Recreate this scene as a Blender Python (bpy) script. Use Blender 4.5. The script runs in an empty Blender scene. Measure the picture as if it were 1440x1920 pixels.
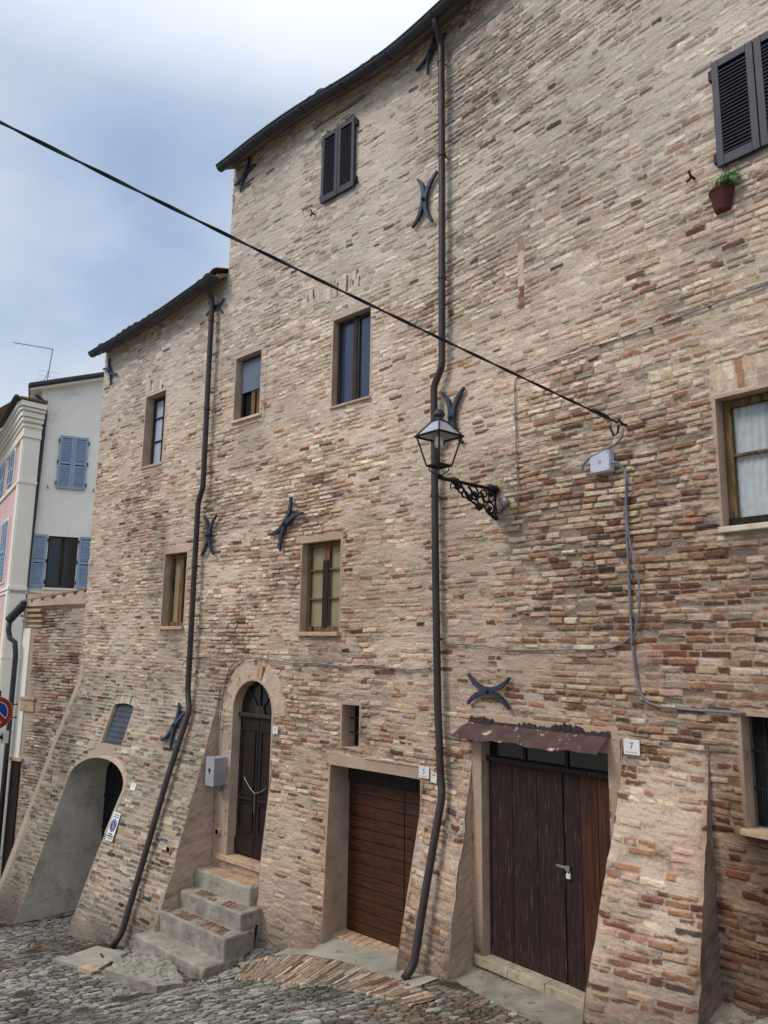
import bpy, math, random
import numpy as np
from mathutils import Vector, Matrix

random.seed(11)
scene = bpy.context.scene
COL = scene.collection
R = math.radians

# ------------------------------------------------------------------ numpy noise
_tabs = {}
def _tab(seed):
    if seed not in _tabs:
        _tabs[seed] = np.random.RandomState(seed).rand(256, 256).astype(np.float32)
    return _tabs[seed]

def vnoise(x, y, seed=0):
    t = _tab(seed)
    xf = np.floor(x); yf = np.floor(y)
    fx = (x - xf).astype(np.float32); fy = (y - yf).astype(np.float32)
    xi = xf.astype(np.int64) & 255; yi = yf.astype(np.int64) & 255
    x1 = (xi + 1) & 255; y1 = (yi + 1) & 255
    fx = fx * fx * (3 - 2 * fx); fy = fy * fy * (3 - 2 * fy)
    a = t[xi, yi]; b = t[x1, yi]; c = t[xi, y1]; d = t[x1, y1]
    return (a + (b - a) * fx) * (1 - fy) + (c + (d - c) * fx) * fy

def fbm(x, y, seed=0, octv=3):
    v = 0; a = 0.5; tot = 0
    for k in range(octv):
        v = v + a * vnoise(x * 2 ** k + 17.3 * k, y * 2 ** k + 9.1 * k, seed + k); tot += a; a *= 0.5
    return v / tot

def sstep(a, b, x):
    t = np.clip((x - a) / (b - a), 0, 1)
    return t * t * (3 - 2 * t)

def lin(c):
    c = np.asarray(c, dtype=float) / 255.0
    return np.where(c <= 0.04045, c / 12.92, ((c + 0.055) / 1.055) ** 2.4)

# ------------------------------------------------------------------ facade plan curve
HR, HL = R(40.5), R(47.0)
_S = np.arange(-12, 40, 0.01)
def head(s):
    t = np.clip((np.asarray(s, dtype=float) - (2.09 - 0.715)) / 1.43, 0, 1)
    t = t * t * (3 - 2 * t)
    return HR + (HL - HR) * t
_h = head(_S)
_C = np.cumsum(np.stack([-np.sin(_h), np.cos(_h)], 1) * 0.01, 0)
_C = _C - _C[int(np.argmin(abs(_S)))] + np.array([1.7856, 7.26])

def AT(s, z, o):
    s = np.asarray(s, dtype=float)
    x = np.interp(s, _S, _C[:, 0]); y = np.interp(s, _S, _C[:, 1]); hh = head(s)
    return x - o * np.cos(hh), y - o * np.sin(hh), z

class Facade:
    """curved street front: s along it, z up, o out into the street"""
    def at(self, s, z, o=0.0):
        x, y, zz = AT(s, z, o)
        return Vector((float(x), float(y), float(zz)))
    def head(self, s): return float(head(s))
class Flat:
    def __init__(self, P, d, n):
        self.P = Vector((P[0], P[1])); self.d = Vector(d).normalized(); self.n = Vector(n).normalized()
    def at(self, s, z, o=0.0):
        q = self.P + self.d * s + self.n * o
        return Vector((q.x, q.y, z))
FA = Facade()

def lerp(a, b, t): return a + (b - a) * np.clip(t, 0, 1)
def ob(s, z):
    """battered foot of the wall: how far the pillars lean out"""
    s = np.asarray(s, dtype=float); z = np.asarray(z, dtype=float)
    def seg(a, b, k0, k1, z0, z1):
        t = (s - a) / (b - a)
        d = lerp(z0, z1, t) - z
        d = np.where(d > 0.25, d - 0.125, np.where(d > 0, d * d * 2, 0))
        d = np.where(d > 0, d, 0)
        return np.where((s >= a) & (s <= b), lerp(k0, k1, t) * d, 0)
    return (seg(5.9, 10.9, .28, .335, -.62, -.45) + seg(3.51, 4.655, .04, .11, -1.5, -1.5)
            + seg(1.296, 2.05, .205, .235, -1.0, -1.6) + seg(-1.24, -.46, .22, .385, -.75, -.85))

def zg(s, o):
    return -.15 * np.exp(-((np.asarray(s) - 4.6) / .85) ** 2) * sstep(.3, .8, np.asarray(o)) + np.interp(s, [-12, -.46, 1.66, 4.65, 6.42, 9.84, 14, 40], [-1.2, -2.85, -3.2, -3.72, -4.0, -4.4, -4.9, -7.6]) + .08 * np.maximum(0, np.asarray(o) - 1)

# ------------------------------------------------------------------ object helpers
def props(o, label=None, cat=None, group=None, kind=None):
    if label: o['label'] = label
    if cat: o['category'] = cat
    if group: o['group'] = group
    if kind: o['kind'] = kind
    return o

def thing(name, label, cat, loc=(0, 0, 0), group=None):
    o = bpy.data.objects.new(name, None); COL.objects.link(o)
    o.location = loc; o.empty_display_size = .1
    return props(o, label, cat, group)

def rootloc(o):
    while o.parent: o = o.parent
    return Vector(o.location)

class MB:
    def __init__(self): self.v = []; self.f = []
    def quad(self, a, b, c, d):
        n = len(self.v); self.v += [a, b, c, d]; self.f.append((n, n + 1, n + 2, n + 3))
    def poly(self, pts):
        n = len(self.v); self.v += list(pts); self.f.append(tuple(range(n, n + len(pts))))
    def hexa(self, p):
        n = len(self.v); self.v += list(p)
        for q in ((0, 3, 2, 1), (4, 5, 6, 7), (0, 1, 5, 4), (1, 2, 6, 5), (2, 3, 7, 6), (3, 0, 4, 7)):
            self.f.append(tuple(n + i for i in q))
    def fbox(self, fr, s0, s1, z0, z1, o0, o1):
        """box in a frame; cut along s where the facade curves"""
        n = max(1, int(abs(s1 - s0) / .35)) if isinstance(fr, Facade) and s1 > 1.2 and s0 < 3 else 1
        for k in range(n):
            a = s0 + (s1 - s0) * k / n; b = s0 + (s1 - s0) * (k + 1) / n
            self.hexa([fr.at(a, z0, o0), fr.at(b, z0, o0), fr.at(b, z0, o1), fr.at(a, z0, o1),
                       fr.at(a, z1, o0), fr.at(b, z1, o0), fr.at(b, z1, o1), fr.at(a, z1, o1)])
    def tube(self, pts, r, n=8, cap=True):
        pts = [Vector(p) for p in pts]; base = len(self.v); m = len(pts)
        rr = r if isinstance(r, (list, tuple)) else [r] * m
        up = None
        for i, p in enumerate(pts):
            t = (pts[min(i + 1, m - 1)] - pts[max(i - 1, 0)])
            t = t.normalized() if t.length > 1e-9 else Vector((0, 0, 1))
            if up is None:
                up = Vector((0, 0, 1)) if abs(t.z) < .9 else Vector((1, 0, 0))
            a = up - t * up.dot(t)
            if a.length < 1e-6: a = t.orthogonal()
            a.normalize(); b = t.cross(a); up = a
            for k in range(n):
                w = 2 * math.pi * k / n
                self.v.append(p + (a * math.cos(w) + b * math.sin(w)) * rr[i])
        for i in range(m - 1):
            for k in range(n):
                k2 = (k + 1) % n
                self.f.append((base + i * n + k, base + i * n + k2, base + (i + 1) * n + k2, base + (i + 1) * n + k))
        if cap:
            self.f.append(tuple(base + k for k in reversed(range(n))))
            self.f.append(tuple(base + (m - 1) * n + k for k in range(n)))
    def lathe(self, c, prof, n=16, ax=None):
        base = len(self.v); c = Vector(c)
        for (r, z) in prof:
            for k in range(n):
                w = 2 * math.pi * k / n
                p = Vector((r * math.cos(w), r * math.sin(w), z))
                if ax is not None: p = ax @ p
                self.v.append(c + p)
        for i in range(len(prof) - 1):
            for k in range(n):
                k2 = (k + 1) % n
                self.f.append((base + i * n + k, base + i * n + k2, base + (i + 1) * n + k2, base + (i + 1) * n + k))
        self.f.append(tuple(base + k for k in reversed(range(n))))
        self.f.append(tuple(base + (len(prof) - 1) * n + k for k in range(n)))
    def sheet(self, rows):
        base = len(self.v); m = len(rows[0])
        for r in rows: self.v += list(r)
        for i in range(len(rows) - 1):
            for j in range(m - 1):
                self.f.append((base + i * m + j, base + i * m + j + 1, base + (i + 1) * m + j + 1, base + (i + 1) * m + j))
    def build(self, name, mat, parent=None, loc=None, smooth=False, bevel=0, label=None, solid=0):
        L = rootloc(parent) if parent else Vector(loc if loc is not None else (0, 0, 0))
        me = bpy.data.meshes.new(name)
        me.from_pydata([tuple(Vector(p) - L) for p in self.v], [], self.f)
        me.materials.append(mat); me.update()
        if smooth: me.polygons.foreach_set('use_smooth', [True] * len(me.polygons))
        o = bpy.data.objects.new(name, me); COL.objects.link(o)
        if parent: o.parent = parent
        else: o.location = L
        if bevel:
            b = o.modifiers.new('bevel', 'BEVEL'); b.width = bevel; b.segments = 2; b.limit_method = 'ANGLE'
        if solid:
            b = o.modifiers.new('solid', 'SOLIDIFY'); b.thickness = solid; b.offset = 0
        if label: o['label'] = label
        return o

def numpy_mesh(name, V, F, mat, parent=None, loc=None, cols=None, smooth=False, attrs=None):
    L = np.array(rootloc(parent) if parent else Vector(loc if loc is not None else (0, 0, 0)))
    me = bpy.data.meshes.new(name)
    nv, nf = len(V), len(F)
    me.vertices.add(nv); me.vertices.foreach_set('co', (V - L).astype(np.float32).ravel())
    me.loops.add(nf * 4); me.loops.foreach_set('vertex_index', F.astype(np.int32).ravel())
    me.polygons.add(nf)
    me.polygons.foreach_set('loop_start', np.arange(0, nf * 4, 4, dtype=np.int32))
    me.polygons.foreach_set('loop_total', np.full(nf, 4, dtype=np.int32))
    me.polygons.foreach_set('use_smooth', np.full(nf, smooth, dtype=bool))
    me.update(calc_edges=True)
    if cols is not None:
        a = me.color_attributes.new('Col', 'FLOAT_COLOR', 'POINT')
        c4 = np.ones((nv, 4), np.float32); c4[:, :3] = cols
        a.data.foreach_set('color', c4.ravel())
    me.materials.append(mat)
    o = bpy.data.objects.new(name, me); COL.objects.link(o)
    if parent: o.parent = parent
    else: o.location = Vector(L)
    return o

def grid_faces(nr, nc):
    i = np.arange(nr * nc).reshape(nr, nc)
    return np.stack([i[:-1, :-1], i[:-1, 1:], i[1:, 1:], i[1:, :-1]], -1).reshape(-1, 4)

# ------------------------------------------------------------------ materials
def new_mat(name):
    m = bpy.data.materials.new(name); m.use_nodes = True
    nt = m.node_tree; b = nt.nodes['Principled BSDF']
    return m, nt, b
def N(nt, t, **kw):
    n = nt.nodes.new(t)
    for k, v in kw.items():
        if k in n.inputs.keys(): n.inputs[k].default_value = v
        else: setattr(n, k, v)
    return n
def rgba(c): return tuple(lin(c)) + (1.0,)

def mottled(name, c1, c2, scale=3, rough=.85, bump=.3, bscale=40, stretch=(1, 1, 1), metal=0, detail=6, lo=.35, hi=.65, spec=.3, c3=None, s3=9, lo3=.55, hi3=.7, bdist=.01):
    m, nt, b = new_mat(name); L = nt.links
    tc = N(nt, 'ShaderNodeTexCoord'); mp = N(nt, 'ShaderNodeMapping'); mp.inputs['Scale'].default_value = stretch
    L.new(tc.outputs['Object'], mp.inputs['Vector'])
    n1 = N(nt, 'ShaderNodeTexNoise', Scale=scale, Detail=detail, Roughness=.65)
    L.new(mp.outputs[0], n1.inputs['Vector'])
    mr = N(nt, 'ShaderNodeMapRange'); mr.inputs['From Min'].default_value = lo; mr.inputs['From Max'].default_value = hi
    L.new(n1.outputs['Fac'], mr.inputs['Value'])
    mx = N(nt, 'ShaderNodeMix', data_type='RGBA'); mx.inputs[6].default_value = rgba(c1); mx.inputs[7].default_value = rgba(c2)
    L.new(mr.outputs[0], mx.inputs[0])
    out = mx.outputs[2]
    if c3 is not None:
        n3 = N(nt, 'ShaderNodeTexNoise', Scale=s3, Detail=8, Roughness=.7)
        L.new(mp.outputs[0], n3.inputs['Vector'])
        m3 = N(nt, 'ShaderNodeMapRange'); m3.inputs['From Min'].default_value = lo3; m3.inputs['From Max'].default_value = hi3
        L.new(n3.outputs['Fac'], m3.inputs['Value'])
        x3 = N(nt, 'ShaderNodeMix', data_type='RGBA'); x3.inputs[7].default_value = rgba(c3)
        L.new(out, x3.inputs[6]); L.new(m3.outputs[0], x3.inputs[0]); out = x3.outputs[2]
    L.new(out, b.inputs['Base Color'])
    b.inputs['Roughness'].default_value = rough; b.inputs['Metallic'].default_value = metal
    b.inputs['Specular IOR Level'].default_value = spec
    if bump:
        n2 = N(nt, 'ShaderNodeTexNoise', Scale=bscale, Detail=5, Roughness=.6)
        L.new(mp.outputs[0], n2.inputs['Vector'])
        bp = N(nt, 'ShaderNodeBump', Strength=bump, Distance=bdist)
        L.new(n2.outputs['Fac'], bp.inputs['Height']); L.new(bp.outputs[0], b.inputs['Normal'])
    return m

def attr_mat(name, rough=.92, amp=.35, scale=60):
    m, nt, b = new_mat(name); L = nt.links
    at = N(nt, 'ShaderNodeAttribute', attribute_name='Col')
    tc = N(nt, 'ShaderNodeTexCoord')
    n1 = N(nt, 'ShaderNodeTexNoise', Scale=scale, Detail=6, Roughness=.7)
    L.new(tc.outputs['Object'], n1.inputs['Vector'])
    mr = N(nt, 'ShaderNodeMapRange'); mr.inputs['From Min'].default_value = .25; mr.inputs['From Max'].default_value = .75
    mr.inputs['To Min'].default_value = 1 - amp; mr.inputs['To Max'].default_value = 1 + amp * .7
    L.new(n1.outputs['Fac'], mr.inputs['Value'])
    mx = N(nt, 'ShaderNodeVectorMath', operation='SCALE')
    L.new(at.outputs['Color'], mx.inputs[0]); L.new(mr.outputs[0], mx.inputs['Scale'])
    L.new(mx.outputs[0], b.inputs['Base Color'])
    b.inputs['Roughness'].default_value = rough; b.inputs['Specular IOR Level'].default_value = .2
    bp = N(nt, 'ShaderNodeBump', Strength=.5, Distance=.006)
    L.new(n1.outputs['Fac'], bp.inputs['Height']); L.new(bp.outputs[0], b.inputs['Normal'])
    return m

def glass_mat(name, tint=(20, 28, 40), alpha=.35, rough=.06):
    """window glass: part clear, part reflecting the sky"""
    m, nt, b = new_mat(name); L = nt.links
    b.inputs['Base Color'].default_value = rgba(tint); b.inputs['Roughness'].default_value = rough
    b.inputs['Specular IOR Level'].default_value = .8
    b.inputs['Alpha'].default_value = alpha
    n1 = N(nt, 'ShaderNodeTexNoise', Scale=5, Detail=2)
    tc = N(nt, 'ShaderNodeTexCoord'); L.new(tc.outputs['Object'], n1.inputs['Vector'])
    bp = N(nt, 'ShaderNodeBump', Strength=.15, Distance=.02)
    L.new(n1.outputs['Fac'], bp.inputs['Height']); L.new(bp.outputs[0], b.inputs['Normal'])
    return m

M = {}
M['wall'] = attr_mat('old_brickwork')
M['ground'] = attr_mat('cobbles', rough=.8, amp=.3, scale=45)
M['plaster'] = mottled('rough_plaster', (166, 144, 126), (196, 174, 155), 2.2, bump=.6, bscale=22, c3=(134, 112, 96), s3=3.5, lo3=.58, hi3=.75)
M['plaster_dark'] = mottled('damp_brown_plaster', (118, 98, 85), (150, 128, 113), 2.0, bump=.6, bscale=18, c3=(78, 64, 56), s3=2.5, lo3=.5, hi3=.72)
M['plaster_brick'] = mottled('stained_plaster', (176, 154, 136), (200, 180, 162), 2.5, bump=.7, bscale=16, stretch=(1, 1, 2.5), c3=(138, 104, 88), s3=3, lo3=.52, hi3=.7)
M['plaster_grey'] = mottled('grey_render', (170, 161, 148), (208, 198, 184), 1.1, bump=.6, bscale=18, c3=(126, 114, 100), s3=1.7, lo3=.50, hi3=.72)
M['white_plaster'] = mottled('white_render', (234, 231, 224), (242, 240, 234), .9, bump=.12, bscale=30, c3=(190, 188, 182), s3=1.2, lo3=.55, hi3=.8)
M['pink'] = mottled('pink_render', (210, 176, 170), (220, 188, 182), 1.2, bump=.1)
M['trim'] = mottled('pale_stucco_trim', (230, 225, 213), (238, 233, 222), 1.5, bump=.15)
M['concrete'] = mottled('worn_concrete', (126, 118, 108), (162, 153, 141), 4, bump=.6, bscale=60, c3=(84, 76, 68), s3=7, lo3=.56, hi3=.72)
M['concrete_light'] = mottled('pale_concrete', (142, 136, 124), (170, 163, 149), 3, bump=.5, bscale=50, c3=(100, 96, 86), s3=5, lo3=.55, hi3=.75)
M['stone'] = mottled('pale_sill_stone', (196, 180, 158), (216, 204, 184), 5, bump=.3, bscale=50, c3=(140, 124, 106), s3=8, lo3=.58, hi3=.75)
M['river_stone'] = mottled('grey_river_stone', (120, 118, 108), (168, 164, 152), 7, bump=.5, bscale=50, c3=(92, 88, 78), s3=6, lo3=.5, hi3=.7)
M['rubble'] = mottled('dusty_rubble', (112, 100, 88), (150, 138, 122), 7, bump=.7, bscale=40, c3=(84, 72, 62), s3=6, lo3=.5, hi3=.7)
M['stone_worn'] = mottled('dirty_sill_stone', (150, 136, 116), (182, 168, 146), 4, bump=.4, bscale=40, c3=(96, 84, 70), s3=6, lo3=.52, hi3=.7)
M['stone_warm'] = mottled('worn_brick_sill', (168, 138, 112), (196, 168, 138), 6, bump=.5, bscale=45, c3=(116, 92, 74), s3=9, lo3=.55, hi3=.7)
M['pipe'] = mottled('brown_painted_pipe', (50, 41, 40), (64, 53, 50), 6, rough=.5, bump=.1, bscale=30, spec=.4)
M['pipe_dark'] = mottled('dark_pipe', (44, 46, 54), (58, 60, 68), 6, rough=.5, bump=.1, spec=.4)
M['gutter'] = mottled('dark_copper_gutter', (42, 44, 52), (58, 60, 68), 5, rough=.55, bump=.15, spec=.4)
M['iron'] = mottled('wrought_iron', (42, 48, 58), (66, 74, 90), 12, rough=.5, bump=.4, bscale=70, metal=.35, c3=(60, 44, 36), s3=14, lo3=.62, hi3=.75)
M['black_iron'] = mottled('black_cast_iron', (22, 21, 21), (40, 38, 36), 18, rough=.55, bump=.3, bscale=90, metal=.3)
M['slate'] = mottled('slate_shutter_paint', (44, 43, 56), (54, 53, 67), 4, rough=.5, bump=.1)
M['blue_shutter'] = mottled('pale_blue_shutter_paint', (134, 154, 182), (152, 172, 198), 4, rough=.6, bump=.1)
M['old_wood'] = mottled('ochre_window_wood', (96, 74, 48), (138, 110, 74), 6, bump=.4, bscale=40, stretch=(4, 4, .6), c3=(30, 26, 24), s3=2.6, lo3=.5, hi3=.64)
M['black_wood'] = mottled('blackened_wood', (24, 22, 22), (52, 44, 36), 7, bump=.4, bscale=40, stretch=(4, 4, .6))
M['dark_frame'] = mottled('dark_window_frame', (46, 40, 36), (70, 60, 50), 6, bump=.2, stretch=(3, 3, .6))
M['door_red'] = mottled('peeling_maroon_planks', (36, 22, 22), (56, 33, 31), 5, rough=.7, bump=.7, bscale=26, stretch=(7, 7, .5), c3=(116, 94, 86), s3=9, lo3=.555, hi3=.74)
M['door_worn'] = mottled('bare_brown_planks', (52, 32, 24), (92, 54, 32), 5, rough=.75, bump=.7, bscale=26, stretch=(7, 7, .5), c3=(34, 24, 24), s3=4, lo3=.52, hi3=.66)
M['door_brown'] = mottled('varnished_brown_boards', (54, 32, 18), (82, 48, 28), 4, rough=.5, bump=.4, bscale=28, stretch=(.8, .8, 7), c3=(46, 27, 17), s3=3, lo3=.5, hi3=.7)
M['door_dark'] = mottled('dark_panelled_door', (30, 21, 20), (46, 30, 27), 5, rough=.6, bump=.4, bscale=28, stretch=(6, 6, .6), c3=(84, 66, 56), s3=10, lo3=.66, hi3=.8)
M['door_green'] = mottled('black_green_door', (10, 14, 18), (20, 26, 30), 4, rough=.6, bump=.2)
M['dark'] = mottled('unlit_interior', (12, 12, 14), (18, 17, 18), 3, bump=0, rough=1, spec=0)
M['glass'] = glass_mat('window_glass', alpha=.10)
M['glass_sky'] = glass_mat('sky_painted_glass', tint=(44, 56, 84), alpha=.96, rough=.12)  # blue base colour stands in for reflected sky
M['glass_dark'] = glass_mat('black_glass', tint=(14, 20, 26), alpha=.97, rough=.15)
M['lamp_glass'] = glass_mat('lantern_roof_glass', tint=(170, 176, 190), alpha=.9, rough=.3)
M['yellow_board'] = mottled('yellowed_board', (168, 154, 118), (190, 176, 142), 2, bump=.15, bscale=15, c3=(146, 142, 126), s3=2, lo3=.5, hi3=.75)
M['backdrop_room'] = mottled('dim_room', (146, 144, 110), (168, 164, 128), 2, bump=0)
M['pale_board'] = mottled('pale_blue_blind', (164, 174, 194), (178, 188, 206), 2, bump=.1)
M['blind'] = mottled('grey_blue_blind', (96, 106, 122), (110, 120, 138), 2, bump=.1, bscale=12)
M['curtain'] = mottled('white_lace', (206, 214, 218), (226, 232, 234), 14, bump=.3, bscale=80)
M['panel_grey'] = mottled('grey_board', (66, 70, 80), (82, 86, 96), 2.5, bump=.25, bscale=12)
M['white'] = mottled('white_enamel', (212, 212, 206), (226, 226, 222), 3, rough=.35, bump=0, spec=.5)
M['grey_plastic'] = mottled('grey_plastic', (146, 148, 152), (164, 166, 170), 3, rough=.5, bump=.05, c3=(122, 122, 124), s3=5, lo3=.6, hi3=.8)
M['light_plastic'] = mottled('pale_plastic', (186, 188, 206), (198, 200, 216), 3, rough=.5, bump=.05)
M['cable_grey'] = mottled('grey_cable', (104, 106, 112), (128, 130, 136), 8, rough=.6, bump=0)
M['cable_dark'] = mottled('dark_cable', (38, 37, 42), (54, 53, 58), 8, rough=.6, bump=0)
M['ink'] = mottled('black_ink', (26, 28, 32), (34, 36, 40), 5, bump=0)
M['ink_grey'] = mottled('faded_green_ink', (96, 116, 122), (118, 136, 140), 5, bump=0)
M['sign_red'] = mottled('sign_red', (150, 46, 36), (164, 54, 42), 3, rough=.4, bump=0)
M['sign_darkred'] = mottled('faded_sign_red', (84, 40, 46), (96, 48, 52), 3, rough=.4, bump=0)
M['sign_blue'] = mottled('sign_blue', (22, 56, 150), (28, 66, 166), 3, rough=.4, bump=0)
M['terracotta'] = mottled('terracotta_pot', (76, 42, 38), (92, 52, 46), 8, bump=.2)
M['tile'] = mottled('old_roof_tiles', (92, 74, 62), (136, 108, 88), 5, bump=.6, bscale=30, c3=(70, 66, 60), s3=6, lo3=.52, hi3=.7)
M['leaf'] = mottled('green_leaf', (44, 104, 48), (84, 150, 74), 9, rough=.6, bump=0)
M['weed'] = mottled('weed_leaf', (58, 74, 36), (90, 104, 54), 9, rough=.7, bump=0)
M['rust'] = mottled('rusty_sheet', (66, 50, 48), (88, 66, 60), 8, rough=.75, bump=.4, bscale=30, c3=(190, 174, 160), s3=7, lo3=.60, hi3=.63)
M['soffit'] = mottled('pale_soffit', (112, 100, 94), (136, 122, 114), 3, bump=.3)
M['mesh_wire'] = mottled('galvanised_wire', (60, 60, 62), (84, 84, 86), 10, rough=.6, bump=0, metal=.4)
M['galv'] = mottled('galvanised_steel', (120, 120, 120), (150, 150, 150), 8, rough=.45, bump=0, metal=.5)

# ------------------------------------------------------------------ brickwork height field
def brickfield(x, z, seed, rowh=.068, smear=.5, red=0.0, grey=0.0, wob=1.0, lens=(.27, .26, .13, .2), tone=1.0, mortar=(186, 170, 155), proud=0.0, relief=1.3):
    """returns height (m) and linear colour at points x, z (any shape)"""
    rs = np.random.RandomState(seed)
    zz = z + wob * (.05 * (fbm(x * .3, z * .25, seed + 1) - .5) + .022 * (vnoise(x * 1.3, z * 1.6, seed + 5) - .5) + .012 * (vnoise(x * 5, z * 5, seed + 6) - .5))
    xx = x + .02 * (vnoise(x * 3, z * 9, seed + 7) - .5)
    zmin, zmax = float(zz.min()) - .3, float(zz.max()) + .3
    n = int((zmax - zmin) / (rowh * .8)) + 4
    E = zmin + np.concatenate([[0], np.cumsum(np.clip(rs.normal(rowh, rowh * .085, n), rowh * .75, rowh * 1.3))])
    ri = np.clip(np.searchsorted(E, zz, side='right') - 1, 0, len(E) - 2)
    v0 = E[ri]; v1 = E[ri + 1]
    xmin, xmax = float(xx.min()) - 1, float(xx.max()) + 1
    span = xmax - xmin + 4
    nb = int(span / .12) + 4
    keys = []
    for r in range(len(E) - 1):
        p = rs.rand() * .3
        L = rs.choice(lens, nb) * rs.uniform(.82, 1.15, nb)
        e = np.cumsum(L) + p
        keys.append(np.clip(e, 0, span + 50) + r * 1000.0)
    K = np.sort(np.concatenate(keys))
    q = ri * 1000.0 + (xx - xmin + .6)
    bi = np.clip(np.searchsorted(K, q, side='right'), 1, len(K) - 1)
    dx0 = q - K[bi - 1]; dx1 = K[bi] - q
    rnd = np.random.RandomState(seed + 99).rand(len(K) + 1, 8).astype(np.float32)
    rb = rnd[bi]
    j = .0025 + .0035 * vnoise(x * 2, z * 2, seed + 8)
    edge = .009 * (fbm(x * 22, z * 34, seed + 9, 2) - .5)
    rag = 1 + 2.2 * (rb[..., 4] > .45) * rb[..., 5]
    d = np.minimum(np.minimum(dx0, dx1), np.minimum(zz - v0, v1 - zz)) - j + edge * rag
    prof = sstep(-.003, .010, d - .004 * (rb[..., 7] > .7))
    pr = np.clip(proud + .9 * (fbm(x * .8, z * .8, seed + 20, 3) - .5), 0, 1)
    cz = (zz - v0) / (v1 - v0) - .5
    jl = -.022 + .032 * pr + .006 * (fbm(x * 14, z * 20, seed + 21, 2) - .5)
    hb = jl * (1 - prof) + prof * (-.006 * pr + .018 * (rb[..., 0] - .45) + .016 * cz * (rb[..., 1] - .35))
    hb -= prof * (.022 + .012 * rb[..., 5]) * (rb[..., 2] < .10)                       # weathered-out bricks
    hb += prof * .007 * (fbm(x * 28, z * 40, seed + 11, 2) - .5)
    sm = np.clip(smear + 1.25 * (fbm(x * .7, z * .9, seed + 12, 3) - .5) + .75 * (fbm(x * 4, z * 9, seed + 13, 2) - .5), 0, 1)
    hm = -.019 + .023 * sm + .012 * (fbm(x * 9, z * 30, seed + 14, 3) - .5) + .004 * (vnoise(x * 45, z * 60, seed + 15) - .5)
    mort = sstep(-.0025, .0025, hm - hb)
    h = np.maximum(hb, hm) * relief
    mort = np.maximum(mort, 1 - sstep(.25, .6, prof))
    # colour
    pal = lin([(206, 188, 166), (194, 164, 144), (182, 154, 130), (162, 148, 132), (158, 118, 92), (118, 80, 66), (180, 156, 122), (88, 77, 70)])
    w0 = np.array([.35, .25, .18, .14, .04, .008, .02, .007]); wr = np.array([.11, .14, .18, .07, .25, .17, .05, .03]); wg = np.array([.12, .08, .30, .36, .05, .015, .06, .015])
    r_ = np.clip(red, 0, 1); g_ = np.clip(grey, 0, 1)
    W = (w0 * (1 - np.expand_dims(np.maximum(r_, g_) * np.ones_like(x), -1)) + wr * np.expand_dims(r_ * np.ones_like(x), -1) + wg * np.expand_dims(g_ * np.ones_like(x), -1))
    W = np.cumsum(W / W.sum(-1, keepdims=True), -1)
    idx = np.minimum((rb[..., 3:4] > W).sum(-1), 7)
    c = pal[idx] * (.80 + .34 * rb[..., 6:7])
    c = c * (.72 + .56 * np.expand_dims(fbm(x * 18, z * 30, seed + 16, 3), -1))
    mc = lin(mortar) * (.78 + .44 * np.expand_dims(fbm(x * 2.2, z * 3.2, seed + 17, 3), -1))
    c = c * (1 - mort[..., None]) + mc * mort[..., None]
    # recessed parts are darker
    crev = sstep(-.006, -.018, h)
    c = c * (1 - .5 * crev[..., None])
    big = .80 + .40 * fbm(x * .6, z * .55, seed + 18, 4)
    c = c * big[..., None] * tone
    return h.astype(np.float32), c.astype(np.float32), mort

# ------------------------------------------------------------------ openings in the street front
def rect(s0, s1, z0, z1): return [(s0, z0), (s1, z0), (s1, z1), (s0, z1)]
def arch_top(s0, s1, z0, zs, zt, n=18, bottom=None):
    p = list(bottom) if bottom else [(s0, z0), (s1, z0)]
    c = (s0 + s1) / 2; a = (s1 - s0) / 2
    for k in range(n + 1):
        w = math.pi * k / n
        p.append((c + a * math.cos(w), zs + (zt - zs) * math.sin(w)))
    return p
OPEN = {   # name: (outline, depth of the frame plane behind the wall face, reveal material)
    'F': (rect(3.42, 4.165, .19, 1.365), .14, 'plaster'),
    'B': (rect(2.955, 3.665, 3.17, 4.40), .12, 'plaster'),
    'C': (rect(5.24, 5.87, 3.40, 4.41), .12, 'plaster'),
    'H': (rect(-2.36, -1.478, .995, 2.075), .15, 'plaster'),
    'slot': (rect(3.03, 3.325, -1.195, -.692), .20, 'plaster'),
    'grille': (rect(-2.2, -1.52, -1.305, -.478), .16, 'plaster'),
    'door5': (rect(2.055, 3.512, -3.6, -1.42), .34, 'plaster'),
    'door7': (rect(-.325, 1.165, -2.965, -.89), .11, 'plaster'),
    'door3': (arch_top(4.675, 5.535, -2.84, -.90, -.475), .13, 'plaster'),
    'D': (rect(7.89, 8.54, 3.08, 4.365), .18, 'plaster'),
    'E': (rect(6.93, 7.578, .29, 1.462), .16, 'plaster'),
    'vent': (arch_top(8.06, 8.69, -1.615, -1.03, -.968), .0, 'plaster'),
}
# the cellar arch: right jamb leans with the pillar
_ar = [(7.86, -4.8), (7.84, -4.0), (7.76, -3.1), (7.66, -2.4)]
_ac = [(8.47 + .845 * math.cos(w), -2.2 + .375 * math.sin(w)) for w in [math.pi * k / 20 for k in range(21)]]
OPEN['arch'] = ([(9.315, -4.8)] + _ac + _ar[::-1], .16, 'plaster_grey')

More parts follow.
